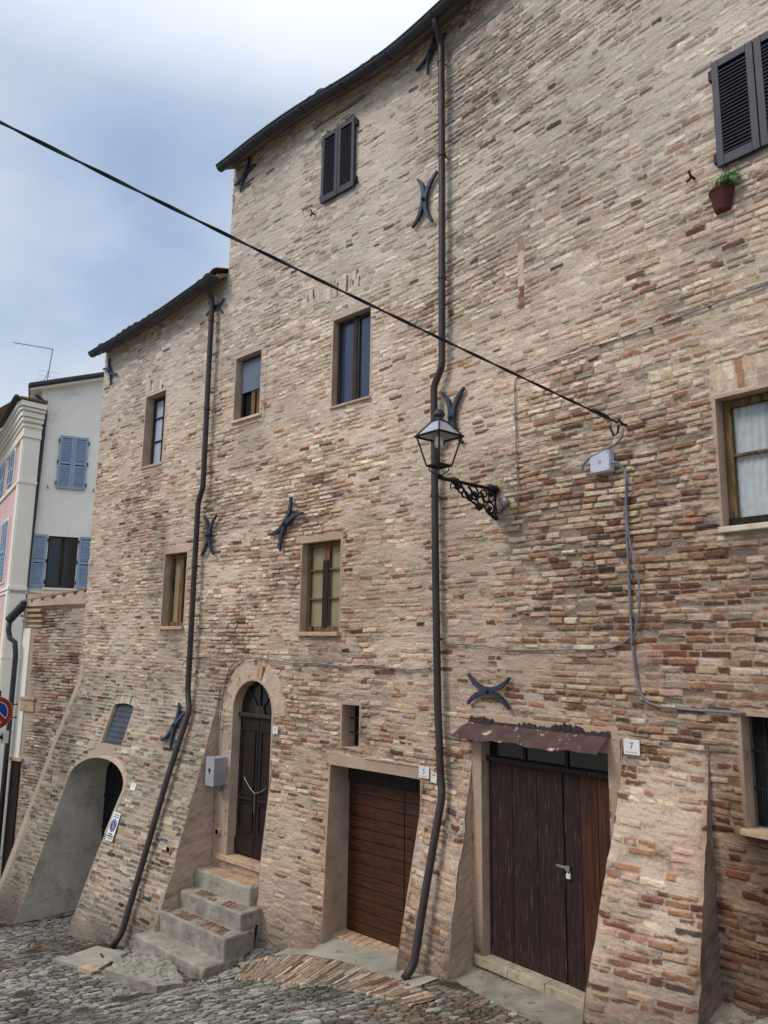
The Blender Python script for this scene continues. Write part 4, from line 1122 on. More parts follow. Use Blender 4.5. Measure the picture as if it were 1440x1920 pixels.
# no-parking plate on the pillar
sc, zc = 7.53, -2.685
np_ = thing('parking_sign', 'narrow white no-parking plate fixed to the leaning pillar', 'sign', FA.at(sc, zc, .57)); m = wall_matrix(sc, zc, float(ob(sc, zc)) + .02, .285)
P = lambda x, y, zz=0.0: m @ Vector((x, y, zz))
mb = MB(); mb.hexa([P(-.105, -.2), P(.105, -.2), P(.105, .2), P(-.105, .2), P(-.105, -.2, .008), P(.105, -.2, .008), P(.105, .2, .008), P(-.105, .2, .008)]); mb.build('plate', M['white'], np_, bevel=.003)
def disc(name, mat, r, z, parent, P, cx=0, cy=0, r_in=None, n=36):
    mb = MB()
    if r_in is None: mb.poly([P(cx + r * math.cos(2 * math.pi * k / n), cy + r * math.sin(2 * math.pi * k / n), z) for k in range(n)])
    else:
        for k in range(n):
            a, b = 2 * math.pi * k / n, 2 * math.pi * (k + 1) / n
            mb.quad(P(cx + r_in * math.cos(a), cy + r_in * math.sin(a), z), P(cx + r * math.cos(a), cy + r * math.sin(a), z), P(cx + r * math.cos(b), cy + r * math.sin(b), z), P(cx + r_in * math.cos(b), cy + r_in * math.sin(b), z))
    return mb.build(name, M[mat], parent)
def slash(name, mat, r, hw, z, parent, P, cx=0, cy=0):
    c = math.sqrt(.5); d = Vector((c, -c)); nn = Vector((c, c))
    mb = MB(); mb.quad(*[P(cx + d.x * a * r + nn.x * b * hw, cy + d.y * a * r + nn.y * b * hw, z) for a, b in ((-1, -1), (1, -1), (1, 1), (-1, 1))]); return mb.build(name, M[mat], parent)
disc('ring', 'sign_darkred', .088, .0095, np_, P, 0, .015); disc('rim', 'white', .070, .0105, np_, P, 0, .015); disc('field', 'sign_blue', .065, .0115, np_, P, 0, .015)
slash('slash_edge', 'white', .066, .016, .0122, np_, P, 0, .015); slash('slash', 'sign_darkred', .066, .010, .0129, np_, P, 0, .015)
for k, (w, y, mt_, hh) in enumerate(((.06, .165, 'ink_grey', .008), (.075, .135, 'ink_grey', .008), (.06, -.105, 'ink', .010), (.085, -.135, 'ink', .010), (.07, -.165, 'ink_grey', .008))):
    mb = MB(); x = -w
    while x < w:                        # the lettering is too small to read in the place: broken strokes
        ww = random.uniform(.007, .012); mb.quad(P(x, y - hh, .0095), P(x + ww, y - hh, .0095), P(x + ww, y + hh, .0095), P(x, y + hh, .0095)); x += ww + .004
    mb.build('small_print', M[mt_], np_)

# plant pot
pp = thing('plant_pot', 'half-round terracotta wall pot holding a small green plant', 'plant pot', FA.at(-1.66, 3.8, .0))
mb = MB(); rows = []
for r, z in ((.06, 3.685), (.068, 3.695), (.10, 3.85), (.108, 3.86), (.108, 3.88), (.098, 3.88), (.09, 3.84)):
    rows.append([FA.at(-1.66 - r * math.cos(math.pi * k / 16) * 1.0, z, .01 + r * math.sin(math.pi * k / 16) * 1.1) for k in range(17)])
mb.sheet(rows); mb.poly(rows[0][::-1]); mb.build('pot', M['terracotta'], pp, smooth=False)
mb = MB()
for k in range(340):
    c = FA.at(-1.735 + random.gauss(0, .05), 3.89 + abs(random.gauss(0, .05)), .07 + random.gauss(0, .045))
    d = Vector((random.gauss(0, 1), random.gauss(0, 1), random.gauss(.3, 1))).normalized(); e = d.orthogonal().normalized() * random.uniform(.006, .012); d *= random.uniform(.015, .03)
    mb.quad(c - d, c + e, c + d, c - e)
mb.build('plant', M['leaf'], pp)
mb = MB(); mb.poly([FA.at(-1.66 - .095 * math.cos(math.pi * k / 12), 3.86, .012 + .10 * math.sin(math.pi * k / 12)) for k in range(13)]); mb.build('soil', M['dark'], pp)

# ------------------------------------------------------------------ steps to door three
_w7 = th
st = thing('stone_steps', 'four worn concrete steps with brick inlay climbing to the arched door', 'steps', FA.at(5.3, -3.9, .6))
def worn(o, amt=.014, size=.16, lev=4):
    m1 = o.modifiers.new('cut', 'SUBSURF'); m1.subdivision_type = 'SIMPLE'; m1.levels = lev; m1.render_levels = lev
    tx = bpy.data.textures.get('wear%g' % size) or bpy.data.textures.new('wear%g' % size, 'CLOUDS'); tx.noise_scale = size; tx.noise_depth = 3
    d = o.modifiers.new('wear', 'DISPLACE'); d.texture = tx; d.strength = amt; d.mid_level = .5; d.texture_coords = 'GLOBAL'
def step_block(s0, s1, o0, o1, zt, zb, lab, inlay=None, mat='concrete'):
    mb = MB(); n = 10; rows = []
    mb.fbox(FA, s0, s1, zb, zt, o0, o1)
    sp = mb.build('step', M[mat], st, bevel=.022, label=lab); worn(sp, .03)
    if inlay:
        a, b, c, d = inlay; mb = MB(); s = a; k = 0
        while s < b:
            w = random.uniform(.055, .07); sk = .05
            zt2 = zt + random.uniform(.001, .007)
            if random.random() < .88:
                mb.hexa([FA.at(s + sk, zt - .02, c), FA.at(s + w + sk, zt - .02, c), FA.at(s + w, zt - .02, d), FA.at(s, zt - .02, d),
                         FA.at(s + sk, zt2, c), FA.at(s + w + sk, zt2, c), FA.at(s + w, zt2, d), FA.at(s, zt2, d)])
            s += w + .014
        worn(mb.build('brick_inlay', M['tile'], sp, bevel=.006), .02, .05, 2)
worn(_w7, .02, .12)
step_block(4.46, 6.03, .40, 1.05, -3.70, -4.15, 'lowest step, bare grey concrete')
step_block(4.47, 5.99, .30, .76, -3.45, -4.1, 'second step with dark brick set in its tread', (4.6, 5.75, .53, .72))
step_block(4.51, 5.86, .10, .50, -3.24, -4.0, 'third step with dark and red brick set in its tread', (4.6, 5.65, .29, .465))
step_block(4.66, 5.89, -.02, .26, -3.02, -3.9, 'top step of yellowish brick', None, 'concrete_light')
mb = MB(); s = 4.68
while s < 5.75:
    w = .06; mb.hexa([FA.at(s + .05, -3.03, .03), FA.at(s + w + .05, -3.03, .03), FA.at(s + w, -3.03, .235), FA.at(s, -3.03, .235), FA.at(s + .05, -3.013, .03), FA.at(s + w + .05, -3.013, .03), FA.at(s + w, -3.013, .235), FA.at(s, -3.013, .235)]); s += .072
mb.build('brick_inlay', M['stone_warm'], [c for c in st.children if 'top' in c['label']][0], bevel=.005)
mb = MB(); mb.tube([FA.at(4.50, -3.75, .33), FA.at(4.51, -3.42, .25)], .022, 8); props(mb.build('iron_post', M['black_iron'], loc=FA.at(4.5, -3.75, .33)), 'short black iron stub pipe between the steps and the wall', 'pipe')

# ------------------------------------------------------------------ street
def cobbles(x, y, seed, cell=.085, jit=.78, ax=1.0, ay=1.0):
    X = x / (cell * ax); Y = y / (cell * ay)
    xi = np.floor(X); yi = np.floor(Y); f1 = np.full(x.shape, 9.0); f2 = np.full(x.shape, 9.0); idx = np.zeros(x.shape, int)
    tx = _tab(seed); ty = _tab(seed + 1)
    for di in (-1, 0, 1):
        for dj in (-1, 0, 1):
            ci = (xi + di).astype(int); cj = (yi + dj).astype(int)
            px = ci + .5 + jit * (tx[ci & 255, cj & 255] - .5); py = cj + .5 + jit * (ty[ci & 255, cj & 255] - .5)
            d = np.hypot(X - px, Y - py)
            m = d < f1
            f2 = np.where(m, f1, np.minimum(f2, d)); idx = np.where(m, (ci & 255) * 256 + (cj & 255), idx); f1 = np.minimum(f1, d)
    return f1, f2, idx

RO = [(4.25, .62), (3.95, .40), (3.51, .28), (2.93, .33), (2.25, .50), (1.68, .62), (1.30, .70), (.95, .78)]     # wall-side edge of the brick ribbon
RI = [(3.72, 1.16), (3.45, 1.18), (3.15, 1.18), (2.72, 1.13), (2.23, 1.08), (1.66, 1.10), (1.27, 1.10), (1.0, 1.12)]
AP7 = [(1.42, .27), (.9, .48), (.17, .74), (-.5, .86)]
def pl(xs, pts):
    p = sorted(pts); return np.interp(xs, [q[0] for q in p], [q[1] for q in p])

def build_street():
    ss = np.arange(-2.6, 12.6, .0135); oo = np.concatenate([np.arange(-1.0, 4.6, .0125)])
    S, O = np.meshgrid(ss, oo)
    Z = zg(S, O)
    wx = S + .06 * (fbm(S * 2, O * 2, 401, 2) - .5); wy = O + .06 * (fbm(S * 2, O * 2, 402, 2) - .5)
    f1, f2, idx = cobbles(wx - .25 * wy, wy, 410, .088, .8, .82, 1.42)
    d = f2 - f1
    rn = np.random.RandomState(5).rand(65536, 4)
    r = rn[idx]
    top = sstep(.02, .30, d + .10 * (fbm(S * 30, O * 30, 415, 2) - .5)) * (1 - .12 * np.clip(f1, 0, 1))
    H = .017 * top * (.7 + .6 * r[..., 0]) + .012 * (r[..., 1] - .5) * top
    pal = lin([(164, 161, 152), (188, 185, 176), (140, 137, 129), (108, 104, 98), (156, 146, 130), (138, 114, 98)])
    W = np.cumsum([.30, .17, .25, .14, .10, .04])
    ci = np.minimum((r[..., 2:3] > W).sum(-1), 5)
    brown = sstep(1.9, .9, S + .5 * (fbm(S, O, 420, 2) - .5)) * sstep(2.0, 1.2, O)
    brown = np.maximum(brown, .8 * sstep(6.0, 7.2, S) * (fbm(S * .8, O * .8, 430, 2) > .5))
    c = pal[ci]
    c2 = lin([(142, 120, 104), (154, 134, 114), (128, 110, 98), (146, 134, 120), (116, 92, 78), (160, 146, 128)])[ci]
    mb_ = (r[..., 3] < .75 * brown)[..., None]
    c = np.where(mb_, c2, c)
    c = c * (.75 + .5 * fbm(S * 12, O * 12, 421, 3))[..., None]
    gap = sstep(.55, .18, top)[..., None]
    gcol = lin((50, 45, 38)) * (1 - sstep(.5, .64, fbm(S * 1.3, O * 1.3, 422, 3))[..., None] * (1 - np.array([.75, .95, .6])))
    c = c * (1 - gap) + gcol * gap
    dirt = sstep(.42, .75, fbm(S * 1.0, O * 1.0, 423, 4))[..., None]
    c = c * (.76 - .40 * dirt)
    soil = sstep(.66, .74, fbm(S * 2.2, O * 2.2, 424, 3) + .06 * sstep(1.2, .3, O))
    c = c * (1 - soil[..., None]) + lin((66, 58, 46)) * soil[..., None] * (.6 + .6 * fbm(S * 20, O * 20, 425, 2)[..., None])
    H = H * (1 - .6 * soil) + .010 * soil * fbm(S * 25, O * 25, 426, 2)
    c = c * (1 - .35 * sstep(6.4, 7.6, S) * sstep(2.4, 1.0, O))[..., None]
    # sunk where other paving lies over it
    Z = Z + H + .03 * (fbm(S * .7, O * .7, 427, 2) - .5)
    lowr = ((O < pl(S, RO) + .06) & (S > 1.5) & (S < 4.05)) | ((O < pl(S, AP7) - .03) & (S > -.5) & (S <= 1.32))
    Z = np.where(lowr, Z - .22, Z)
    rib = (O < pl(S, RI) - .03) & (O > pl(S, RO) - .02) & (S > 1.02) & (S < 4.0)
    Z = np.where(rib & ~lowr, Z - .12, Z)
    x, y, z = AT(S, Z, O)
    o = numpy_mesh('street', np.stack([x, y, z], -1).reshape(-1, 3), grid_faces(*S.shape), M['ground'], None, (0, 0, 0), c.reshape(-1, 3))
    props(o, kind='structure')
build_street()
# the ground beyond: one big sheet falling away with the street
rows = []
for o in (-160, -60, -20, -6, -1.2, 0, 1, 2, 4, 4.55, 7, 12, 30, 160):
    rows.append([FA.at(s, float(zg(s, min(max(o, 0), 8))) - (.12 if -1.2 <= o <= 4.56 and -2.8 < s < 12.9 else 0.0) + (-.1 if o < -1 else 0), o) for s in (-11.9, -8, -2.6, 0, 2, 5, 8, 12.6, 13.5, 20, 30, 39)])
mb = MB(); mb.sheet(rows); props(mb.build('ground', mottled('grey_paving', (92, 88, 80), (130, 126, 116), 6, bump=.8, bscale=14, c3=(70, 64, 54), s3=2, lo3=.5, hi3=.7)), kind='structure')
g2 = MB(); g2.poly([Vector((-600, -600, -9)), Vector((600, -600, -9)), Vector((600, 600, -9)), Vector((-600, 600, -9))])
props(g2.build('terrain', mottled('far_ground', (70, 78, 58), (100, 100, 80), .05, bump=0)), kind='structure')

def ribbon():
    n = 330; m = 44
    t = np.linspace(0, 1, n); w = np.linspace(0, 1, m)
    def res(P):
        P = np.array(P); d = np.concatenate([[0], np.cumsum(np.hypot(*np.diff(P, axis=0).T))]); d /= d[-1]
        return np.stack([np.interp(t, d, P[:, 0]), np.interp(t, d, P[:, 1])], -1)
    a, b = res(RO), res(RI)
    S = a[None, :, 0] * (1 - w[:, None]) + b[None, :, 0] * w[:, None]; O = a[None, :, 1] * (1 - w[:, None]) + b[None, :, 1] * w[:, None]
    U = np.broadcast_to(t[None, :] * 3.4, S.shape); Wd = np.broadcast_to(w[:, None] * .62, S.shape)
    H, C, mo = brickfield(Wd + .25 * U * 0 + .02, U + .10 * Wd, 500, rowh=.062, smear=.22, red=.35, grey=.6, lens=(.29, .31, .33), wob=.3, tone=.86, mortar=(112, 100, 86), proud=.45, relief=.5)
    H = np.maximum(H, -.012)
    Z = zg(S, O) + .036 + H * .8 + .012 * (fbm(S * 3, O * 3, 510, 2) - .5)
    e = np.minimum(w, 1 - w)[:, None]; Z = Z - .08 * sstep(.03, 0, e) * (w[:, None] > .5) - .03 * sstep(.03, 0, e)
    x, y, z = AT(S, Z, O)
    o = numpy_mesh('brick_edging', np.stack([x, y, z], -1).reshape(-1, 3), grid_faces(*S.shape), M['ground'], None, (0, 0, 0), C.reshape(-1, 3))
    props(o, kind='structure')
ribbon()
def apron(name, sa, sb, front, ofn, zback, mat, n=40, m=14):
    rows = []
    for j in range(m + 1):
        v = j / m; row = []
        for k in range(n + 1):
            s = sa + (sb - sa) * k / n
            of = float(pl(s, front)) + (.02 if front is RO else .03); obk = ofn(s); o = obk + (of - obk) * v
            zf = float(zg(s, of)) + (.03 if front is RO else -.01); zb = zback(s)
            row.append(FA.at(s, zb + (zf - zb) * v ** 1.2 + .012 * math.sin(s * 4 + o * 5) * v * (1 - v) * 2 + random.uniform(-.002, .002), o))
        rows.append(row)
    mb = MB(); mb.sheet(rows); return props(mb.build(name, M[mat], smooth=True), kind='structure')
apron('pavement', 1.38, 4.25, RO, lambda s: -.36 if 2.0 < s < 3.54 else -.02, lambda s: -3.372 if 2.0 < s < 3.54 else float(zg(s, 0)) + .02, 'concrete_light', 60)
apron('pavement', -.62, 1.46, AP7, lambda s: -.10, lambda s: -3.04 - .03 * (s + .5) / 2, 'concrete')
# brick-on-edge sill strip in front of the garage door
mb = MB(); s = 2.08
while s < 3.5:
    mb.hexa([FA.at(s, -3.42, -.33), FA.at(s + .105, -3.42, -.33), FA.at(s + .105, -3.45, -.10), FA.at(s, -3.45, -.10), FA.at(s, -3.362, -.33), FA.at(s + .105, -3.362, -.33), FA.at(s + .105, -3.376, -.10), FA.at(s, -3.376, -.10)]); s += .115
mb.build('threshold', M['stone_warm'], d5, bevel=.008)

# slabs left of the steps
sl = thing('concrete_slab', 'pale concrete inspection slab with a lifting ring, set in the cobbles', 'slab', FA.at(6.2, -3.93, 1.45))
def slab(poly, dz0, dz1, name, mat, parent, bev=.012):
    q = np.array(poly); pln = np.linalg.lstsq(np.c_[q, np.ones(len(q))], zg(q[:, 0], q[:, 1]), rcond=None)[0]
    zp = lambda s, o: float(np.dot(pln, [s, o, 1]))
    mb = MB(); n = len(poly); top = [FA.at(s, zp(s, o) + dz1, o) for s, o in poly]; bot = [FA.at(s, zp(s, o) + dz0, o) for s, o in poly]
    mb.poly(top); mb.poly(bot[::-1])
    for k in range(n): mb.quad(bot[k], bot[(k + 1) % n], top[(k + 1) % n], top[k])
    return mb.build(name, M[mat], parent, bevel=bev)
slab([(6.45, 1.72), (5.56, 1.76), (6.0, 1.14), (6.68, 1.20)], -.1, .045, 'cover', 'concrete_light', sl)
slab([(6.50, 1.745), (6.47, 1.90), (5.83, 1.90), (5.85, 1.765)], -.1, .05, 'edge_stone', 'concrete_light', sl, .03)
slab([(5.81, 1.775), (5.80, 1.905), (5.47, 1.90), (5.49, 1.78)], -.1, .055, 'edge_stone', 'stone_warm', sl, .03)
mb = MB(); mb.tube([FA.at(6.12, -3.87, 1.44), FA.at(6.08, -3.85, 1.45), FA.at(6.0, -3.865, 1.47)], .01, 6); mb.build('ring', M['black_iron'], sl)
pk = thing('stone_plinth', 'low concrete kerb with pale pebbles bedded in its top, below the steps', 'kerb', FA.at(5, -3.75, 1.5))
worn(slab([(5.52, 1.56), (5.40, 1.78), (4.38, 1.70), (4.28, 1.42), (5.2, 1.0), (5.95, 1.0)], -.1, .075, 'kerb', 'concrete', pk, .02), .03, .1, 3)
mb = MB()
def pebble(mb, c, a, b, h, seed_):
    rr = random.Random(seed_); base = len(mb.v); n = 9; ph = rr.random() * 6
    for (q, zz) in ((1, 0), (.92, .5), (.6, .9), (.15, 1.0)):
        for k in range(n):
            w = 2 * math.pi * k / n; e = 1 + .12 * math.sin(2 * w + ph) + .08 * math.sin(3 * w + 2 * ph)
            mb.v.append(Vector(c) + Vector((a * q * e * math.cos(w), b * q * e * math.sin(w), h * zz)))
    for i in range(3):
        for k in range(n): mb.f.append((base + i * n + k, base + i * n + (k + 1) % n, base + (i + 1) * n + (k + 1) % n, base + (i + 1) * n + k))
    mb.f.append(tuple(base + 3 * n + k for k in range(n)))
_pp = np.array([(5.52, 1.56), (5.40, 1.78), (4.38, 1.70), (4.28, 1.42), (5.2, 1.0), (5.95, 1.0)])
PLN = np.linalg.lstsq(np.c_[_pp, np.ones(6)], zg(_pp[:, 0], _pp[:, 1]), rcond=None)[0]
for i in range(130):
    s = random.uniform(4.45, 5.7); o = random.uniform(1.06, 1.66)
    if o > 1.68 - .30 * max(0, s - 5.2) or o < 1.04 + .40 * max(0, 5.2 - s): continue
    pebble(mb, FA.at(s, float(np.dot(PLN, [s, o, 1])) + .070, o), random.uniform(.035, .06), random.uniform(.03, .05), .024, i)
pb = mb.build('pebbles', M['river_stone'], pk, smooth=True); pb['kind'] = 'stuff'
# loose stones by the steps and at the right corner
PB = [(4.42, .72, .07), (4.28, .88, .085), (4.34, .56, .06), (4.16, 1.10, .09), (4.50, .95, .07), (4.22, .70, .055), (4.46, .50, .05), (4.05, 1.26, .075)]
for i, (s, o, r) in enumerate(PB):
    mb = MB(); c = FA.at(s, float(zg(s, o)) - .005, o); pebble(mb, c, r, r * .7, r * .4, 100 + i)
    props(mb.build('loose_stone', M['river_stone'] if i % 3 else M['concrete_light'], loc=c, smooth=True), 'rounded pale stone lying between the steps and the brick edging', 'stone', 'rounded stones beside the steps')
apm = MB(); apm.sheet([[FA.at(-1.24 - .1 * k, -2.58 - .42 * o + .01 * math.sin(k * 3 + o * 9) - .01 * k, o) for k in range(14)] for o in (-.05, .05, .15, .25, .35, .5, .7)])
props(worn_ := apm.build('rubble_bed', M['rubble'], smooth=True), kind='structure'); worn(worn_, .08, .12, 3)
PC = [(-1.52, .42, .12), (-1.42, .58, .10), (-1.64, .52, .09), (-1.75, .38, .11), (-1.50, .74, .09), (-1.36, .74, .08), (-1.68, .70, .10), (-1.85, .60, .11), (-1.45, .90, .09), (-1.60, .92, .10), (-1.78, .84, .08), (-1.95, .45, .13), (-1.33, .55, .07), (-1.58, .28, .12), (-1.40, .40, .07)]
for i, (s, o, r) in enumerate(PC):
    mb = MB(); o = o * .55 - .1; r *= .72; c = FA.at(s, -2.60 - .40 * o + .10 * (s + 1.5), o); pebble(mb, c, r * 1.1, r * .8, r * .55, 200 + i)
    props(mb.build('rubble_stone', M[('rubble', 'river_stone', 'rubble')[i % 3]], loc=c, smooth=True), 'rounded rubble stone heaped at the foot of the right-hand buttress', 'stone', 'rubble stones by the right buttress')
# weeds in the joints
mb = MB()
for (s, o, n, r) in [(4.0, 1.3, 60, .12), (3.3, 1.25, 30, .12), (1.0, 1.0, 60, .10), (.4, .95, 80, .14), (2.4, 1.2, 24, .12), (4.45, 1.15, 50, .10), (3.0, 2.0, 30, .2), (-.3, .98, 50, .1), (5.6, 2.05, 24, .2), (7.5, 1.5, 30, .3), (2.0, 1.5, 30, .15), (.7, 1.2, 40, .12)]:
    for k in range(n):
        a, b = s + random.gauss(0, r), o + random.gauss(0, r * .6); p = FA.at(a, float(zg(a, b)) + .015, b)
        d = Vector((random.gauss(0, .5), random.gauss(0, .5), random.uniform(.4, 1))).normalized() * random.uniform(.012, .035); e = d.orthogonal().normalized() * random.uniform(.004, .009)
        mb.quad(p - e, p + d * .5 - e * 1.3, p + d, p + d * .5 + e * 1.3)
wd = mb.build('weeds', M['weed']); props(wd, 'small green weeds sprouting in the joints of the cobbles', 'weeds', kind='stuff')

# ------------------------------------------------------------------ low annex at the far end
hA = R(57)
P0 = FA.at(10.25, 0, -.1)
AN = Flat((P0.x, P0.y), (-math.sin(hA), math.cos(hA)), (-math.cos(hA), -math.sin(hA)))
an = thing('brick_annex', 'low weathered brick annex with a moulded cornice at the far left', 'house', AN.at(1, -4.5))
sl_ = np.arange(-.4, 2.001, .017); zl_ = np.arange(-5.6, .97, .0125); S, Z = np.meshgrid(sl_, zl_)
H, C, mo = brickfield(S + 30, Z, 610, rowh=.06, smear=.42, red=.45 + .2 * (fbm(S, Z, 611, 2) - .5), grey=.3, tone=.86)
pj = sstep(1.62, 1.70, S + .1 * (fbm(S * 3, Z * 3, 612, 2) - .5)) * .9 + sstep(.62, .70, Z) * .8 + sstep(.25, .05, S) * .6 + .8 * sstep(.6, .75, fbm(S * 1.2, Z * .8, 613, 3)); pj = np.clip(pj, 0, 1)
C = C * (1 - pj[..., None]) + pj[..., None] * lin((172, 156, 136)) * (.82 + .36 * fbm(S * 2, Z * 2, 614, 3))[..., None]; H = H * (1 - pj) + .003 * pj
low_dark = sstep(-2.5, -4.5, Z)[..., None]; C = C * (1 - .4 * low_dark)  # annex wall darker towards the bottom
px = AN.P.x + AN.d.x * S + AN.n.x * H; py = AN.P.y + AN.d.y * S + AN.n.y * H
numpy_mesh('wall', np.stack([px, py, Z], -1).reshape(-1, 3), grid_faces(*S.shape), M['wall'], an, cols=C.reshape(-1, 3))
mb = MB(); mb.quad(AN.at(2.0, -5.6, 0), AN.at(2.0, -5.6, -3.5), AN.at(2.0, 1.0, -3.5), AN.at(2.0, 1.0, 0)); mb.build('side_wall', M['plaster'], an)
for z0, z1, o in ((.30, .345, .03), (.40, .445, .05), (.50, .55, .075), (.60, .66, .10)):
    bx('cornice', 'stone_warm', an, AN, 1.40, 2.0 + o * 1.2, z0, z1, -.05, o, bevel=.006)
bx('cornice', 'plaster', an, AN, -.3, 1.40, .70, .735, -.05, .03)
mb = MB(); mb.hexa([AN.at(-.3, .735, -.2), AN.at(2.1, .70, -.2), AN.at(2.1, .70, .09), AN.at(-.3, .735, .05), AN.at(-.3, 1.02, -.2), AN.at(2.1, .80, -.2), AN.at(2.1, .80, .09), AN.at(-.3, 1.02, .05)]); mb.build('parapet', M['plaster'], an, bevel=.01)
mb = MB()
for k in range(7):
    a = -.2 + k * .33; rr_ = random.uniform(.035, .05); mb.tube([AN.at(a, 1.03 - .095 * (a + .3) , -.05 + random.uniform(-.02, .02)), AN.at(a + .30, 1.03 - .095 * (a + .66), .07)], [rr_ * .8, rr_], 10)
mb.build('roof', M['tile'], an, smooth=False)
bx('sill', 'stone_warm', an, AN, 1.42, 1.92, -1.10, -1.04, -.02, .05, bevel=.01); bx('sill_block', 'stone_warm', an, AN, 1.45, 1.90, -1.32, -1.11, -.02, .03, bevel=.01)
bx('corner_strip', 'trim', an, AN, 1.78, 2.02, -5.6, .28, -.03, .025, bevel=.01)
hp = MB(); hp.tube([AN.at(1.92, .76, .12), AN.at(2.26, .44, .2)], .085, 14); hp.lathe(AN.at(1.93, .74, .12), [(.03, -.01), (.05, .06), (.03, .09)], 10)
hp.build('rain_hopper', M['pipe_dark'], an, smooth=False)
mb = MB(); pts = [AN.at(2.24, .42, .2), AN.at(2.25, .24, .2), AN.at(2.2, .08, .18), AN.at(2.08, .0, .14), AN.at(2.05, -.24, .12), AN.at(2.04, -2.0, .12), AN.at(2.03, -5.4, .12)]
mb.tube(pts, .05, 12); mb.build('drainpipe', M['pipe_dark'], an, smooth=True)
# dark doorway at the annex foot
bx('door', 'door_dark', an, AN, 1.72, 2.0, -5.6, -2.25, .0, .03); bx('door_head', 'stone_warm', an, AN, 1.66, 2.04, -2.25, -2.19, -.02, .05)

# ------------------------------------------------------------------ white house and pink house behind
hW = R(66); nW = (math.cos(hW), -math.sin(hW))
if nW[0] * 9.6 + nW[1] * -21 < 0: nW = (-nW[0], -nW[1])
WH = Flat((-9.6366, 21.0), (math.sin(hW), math.cos(hW)), nW)
wh = thing('white_house', 'white rendered house with pale blue louvred shutters behind the brick houses', 'house', WH.at(1, -6))
mb = MB()
def roofz(t): return 6.98 + (t + .4) * .33
pts = [WH.at(-.6, -7.5), WH.at(.38, -7.5), WH.at(.38, roofz(.38)), WH.at(-.6, roofz(-.6))]
# wall with a window hole: strips round it
def strip(t0, t1, z0, z1f): mb.quad(WH.at(t0, z0), WH.at(t1, z0), WH.at(t1, z1f(t1)), WH.at(t0, z1f(t0)))
strip(-.15, .375, -7.5, roofz); strip(.375, 1.14, -7.5, lambda t: 1.5); strip(.375, 1.14, 2.93, roofz); strip(1.14, 6.5, -7.5, roofz)
mb.quad(WH.at(6.5, -7.5), WH.at(6.5, -7.5, -8), WH.at(6.5, roofz(6.5), -8), WH.at(6.5, roofz(6.5)))
mb.quad(WH.at(-.15, -7.5), WH.at(-.15, roofz(-.15)), WH.at(-.15, roofz(-.15), -8), WH.at(-.15, -7.5, -8))
mb.build('wall', M['white_plaster'], wh)
ww = part_empty('window', wh, 'dark open window with a blue shutter folded back on each side')
mb = MB(); a, b, c, d = .375, 1.14, 1.5, 2.93
mb.quad(WH.at(a, c), WH.at(a, d), WH.at(a, d, -.12), WH.at(a, c, -.12)); mb.quad(WH.at(b, c), WH.at(b, d), WH.at(b, d, -.12), WH.at(b, c, -.12)); mb.quad(WH.at(a, d), WH.at(b, d), WH.at(b, d, -.12), WH.at(a, d, -.12)); mb.quad(WH.at(a, c), WH.at(b, c), WH.at(b, c, -.12), WH.at(a, c, -.12)); mb.build('reveal', M['white_plaster'], ww)
for a, b in ((.375, .75), (.765, 1.14)):
    mb = MB(); leaf_frame(mb, WH, a, b, 1.5, 2.93, -.10, -.06, .045); mb.build('frame', M['dark_frame'], ww)
    bx('pane', 'glass_dark', ww, WH, a + .045, b - .045, 1.55, 2.89, -.085, -.08)
bx('backing', 'dark', ww, WH, .36, 1.16, 1.48, 2.95, -.3, -.28)
bx('sill', 'trim', ww, WH, .32, 1.2, 1.44, 1.495, -.1, .05)
for a, b, z0, z1 in ((.445, .82, 4.285, 5.815), (.825, 1.20, 4.285, 5.815), (-.02, .345, 1.50, 2.95), (1.175, 1.54, 1.50, 2.95)):
    sh = shutter_leaf(wh, WH, a, b, z0, z1, .02, 'blue_shutter', mid=True, nl=30)
    for zz in (z0 + .15, (z0 + z1) / 2, z1 - .15):
        mb = MB()
        if z0 > 3: hinge(mb, WH, a - .015 if a < .6 else b + .015, zz, .01)
        else: hinge(mb, WH, b + .012 if a < .5 else a - .012, zz, .01)
        mb.build('hinge', M['black_iron'], sh)
for t, z in ((.22, 4.28), (1.42, 4.30)): dog(wh, WH, t, z)
mb = MB()
mb.hexa([WH.at(-.45, roofz(-.45), -8), WH.at(6.7, roofz(6.7), -8), WH.at(6.7, roofz(6.7), .22), WH.at(-.45, roofz(-.45), .22), WH.at(-.45, roofz(-.45) + .06, -8), WH.at(6.7, roofz(6.7) + .06, -8), WH.at(6.7, roofz(6.7) + .06, .22), WH.at(-.45, roofz(-.45) + .06, .22)])
mb.build('verge', M['trim'], wh)
mb = MB(); mb.hexa([WH.at(-.5, roofz(-.5) + .065, -8), WH.at(6.8, roofz(6.8) + .065, -8), WH.at(6.8, roofz(6.8) + .065, .30), WH.at(-.5, roofz(-.5) + .065, .30), WH.at(-.5, roofz(-.5) + .21, -8), WH.at(6.8, roofz(6.8) + .21, -8), WH.at(6.8, roofz(6.8) + .21, .30), WH.at(-.5, roofz(-.5) + .21, .30)]); mb.build('roof', M['gutter'], wh, bevel=.04)
mb = MB(); mb.tube([WH.at(-.28, 6.80, .42), WH.at(-.05, 6.66, .2), WH.at(.0, 6.4, .13), WH.at(-.05, 3, .13), WH.at(-.13, -1, .13), WH.at(-.2, -7, .13)], .055, 12); mb.build('drainpipe', M['pipe_dark'], wh, smooth=True)
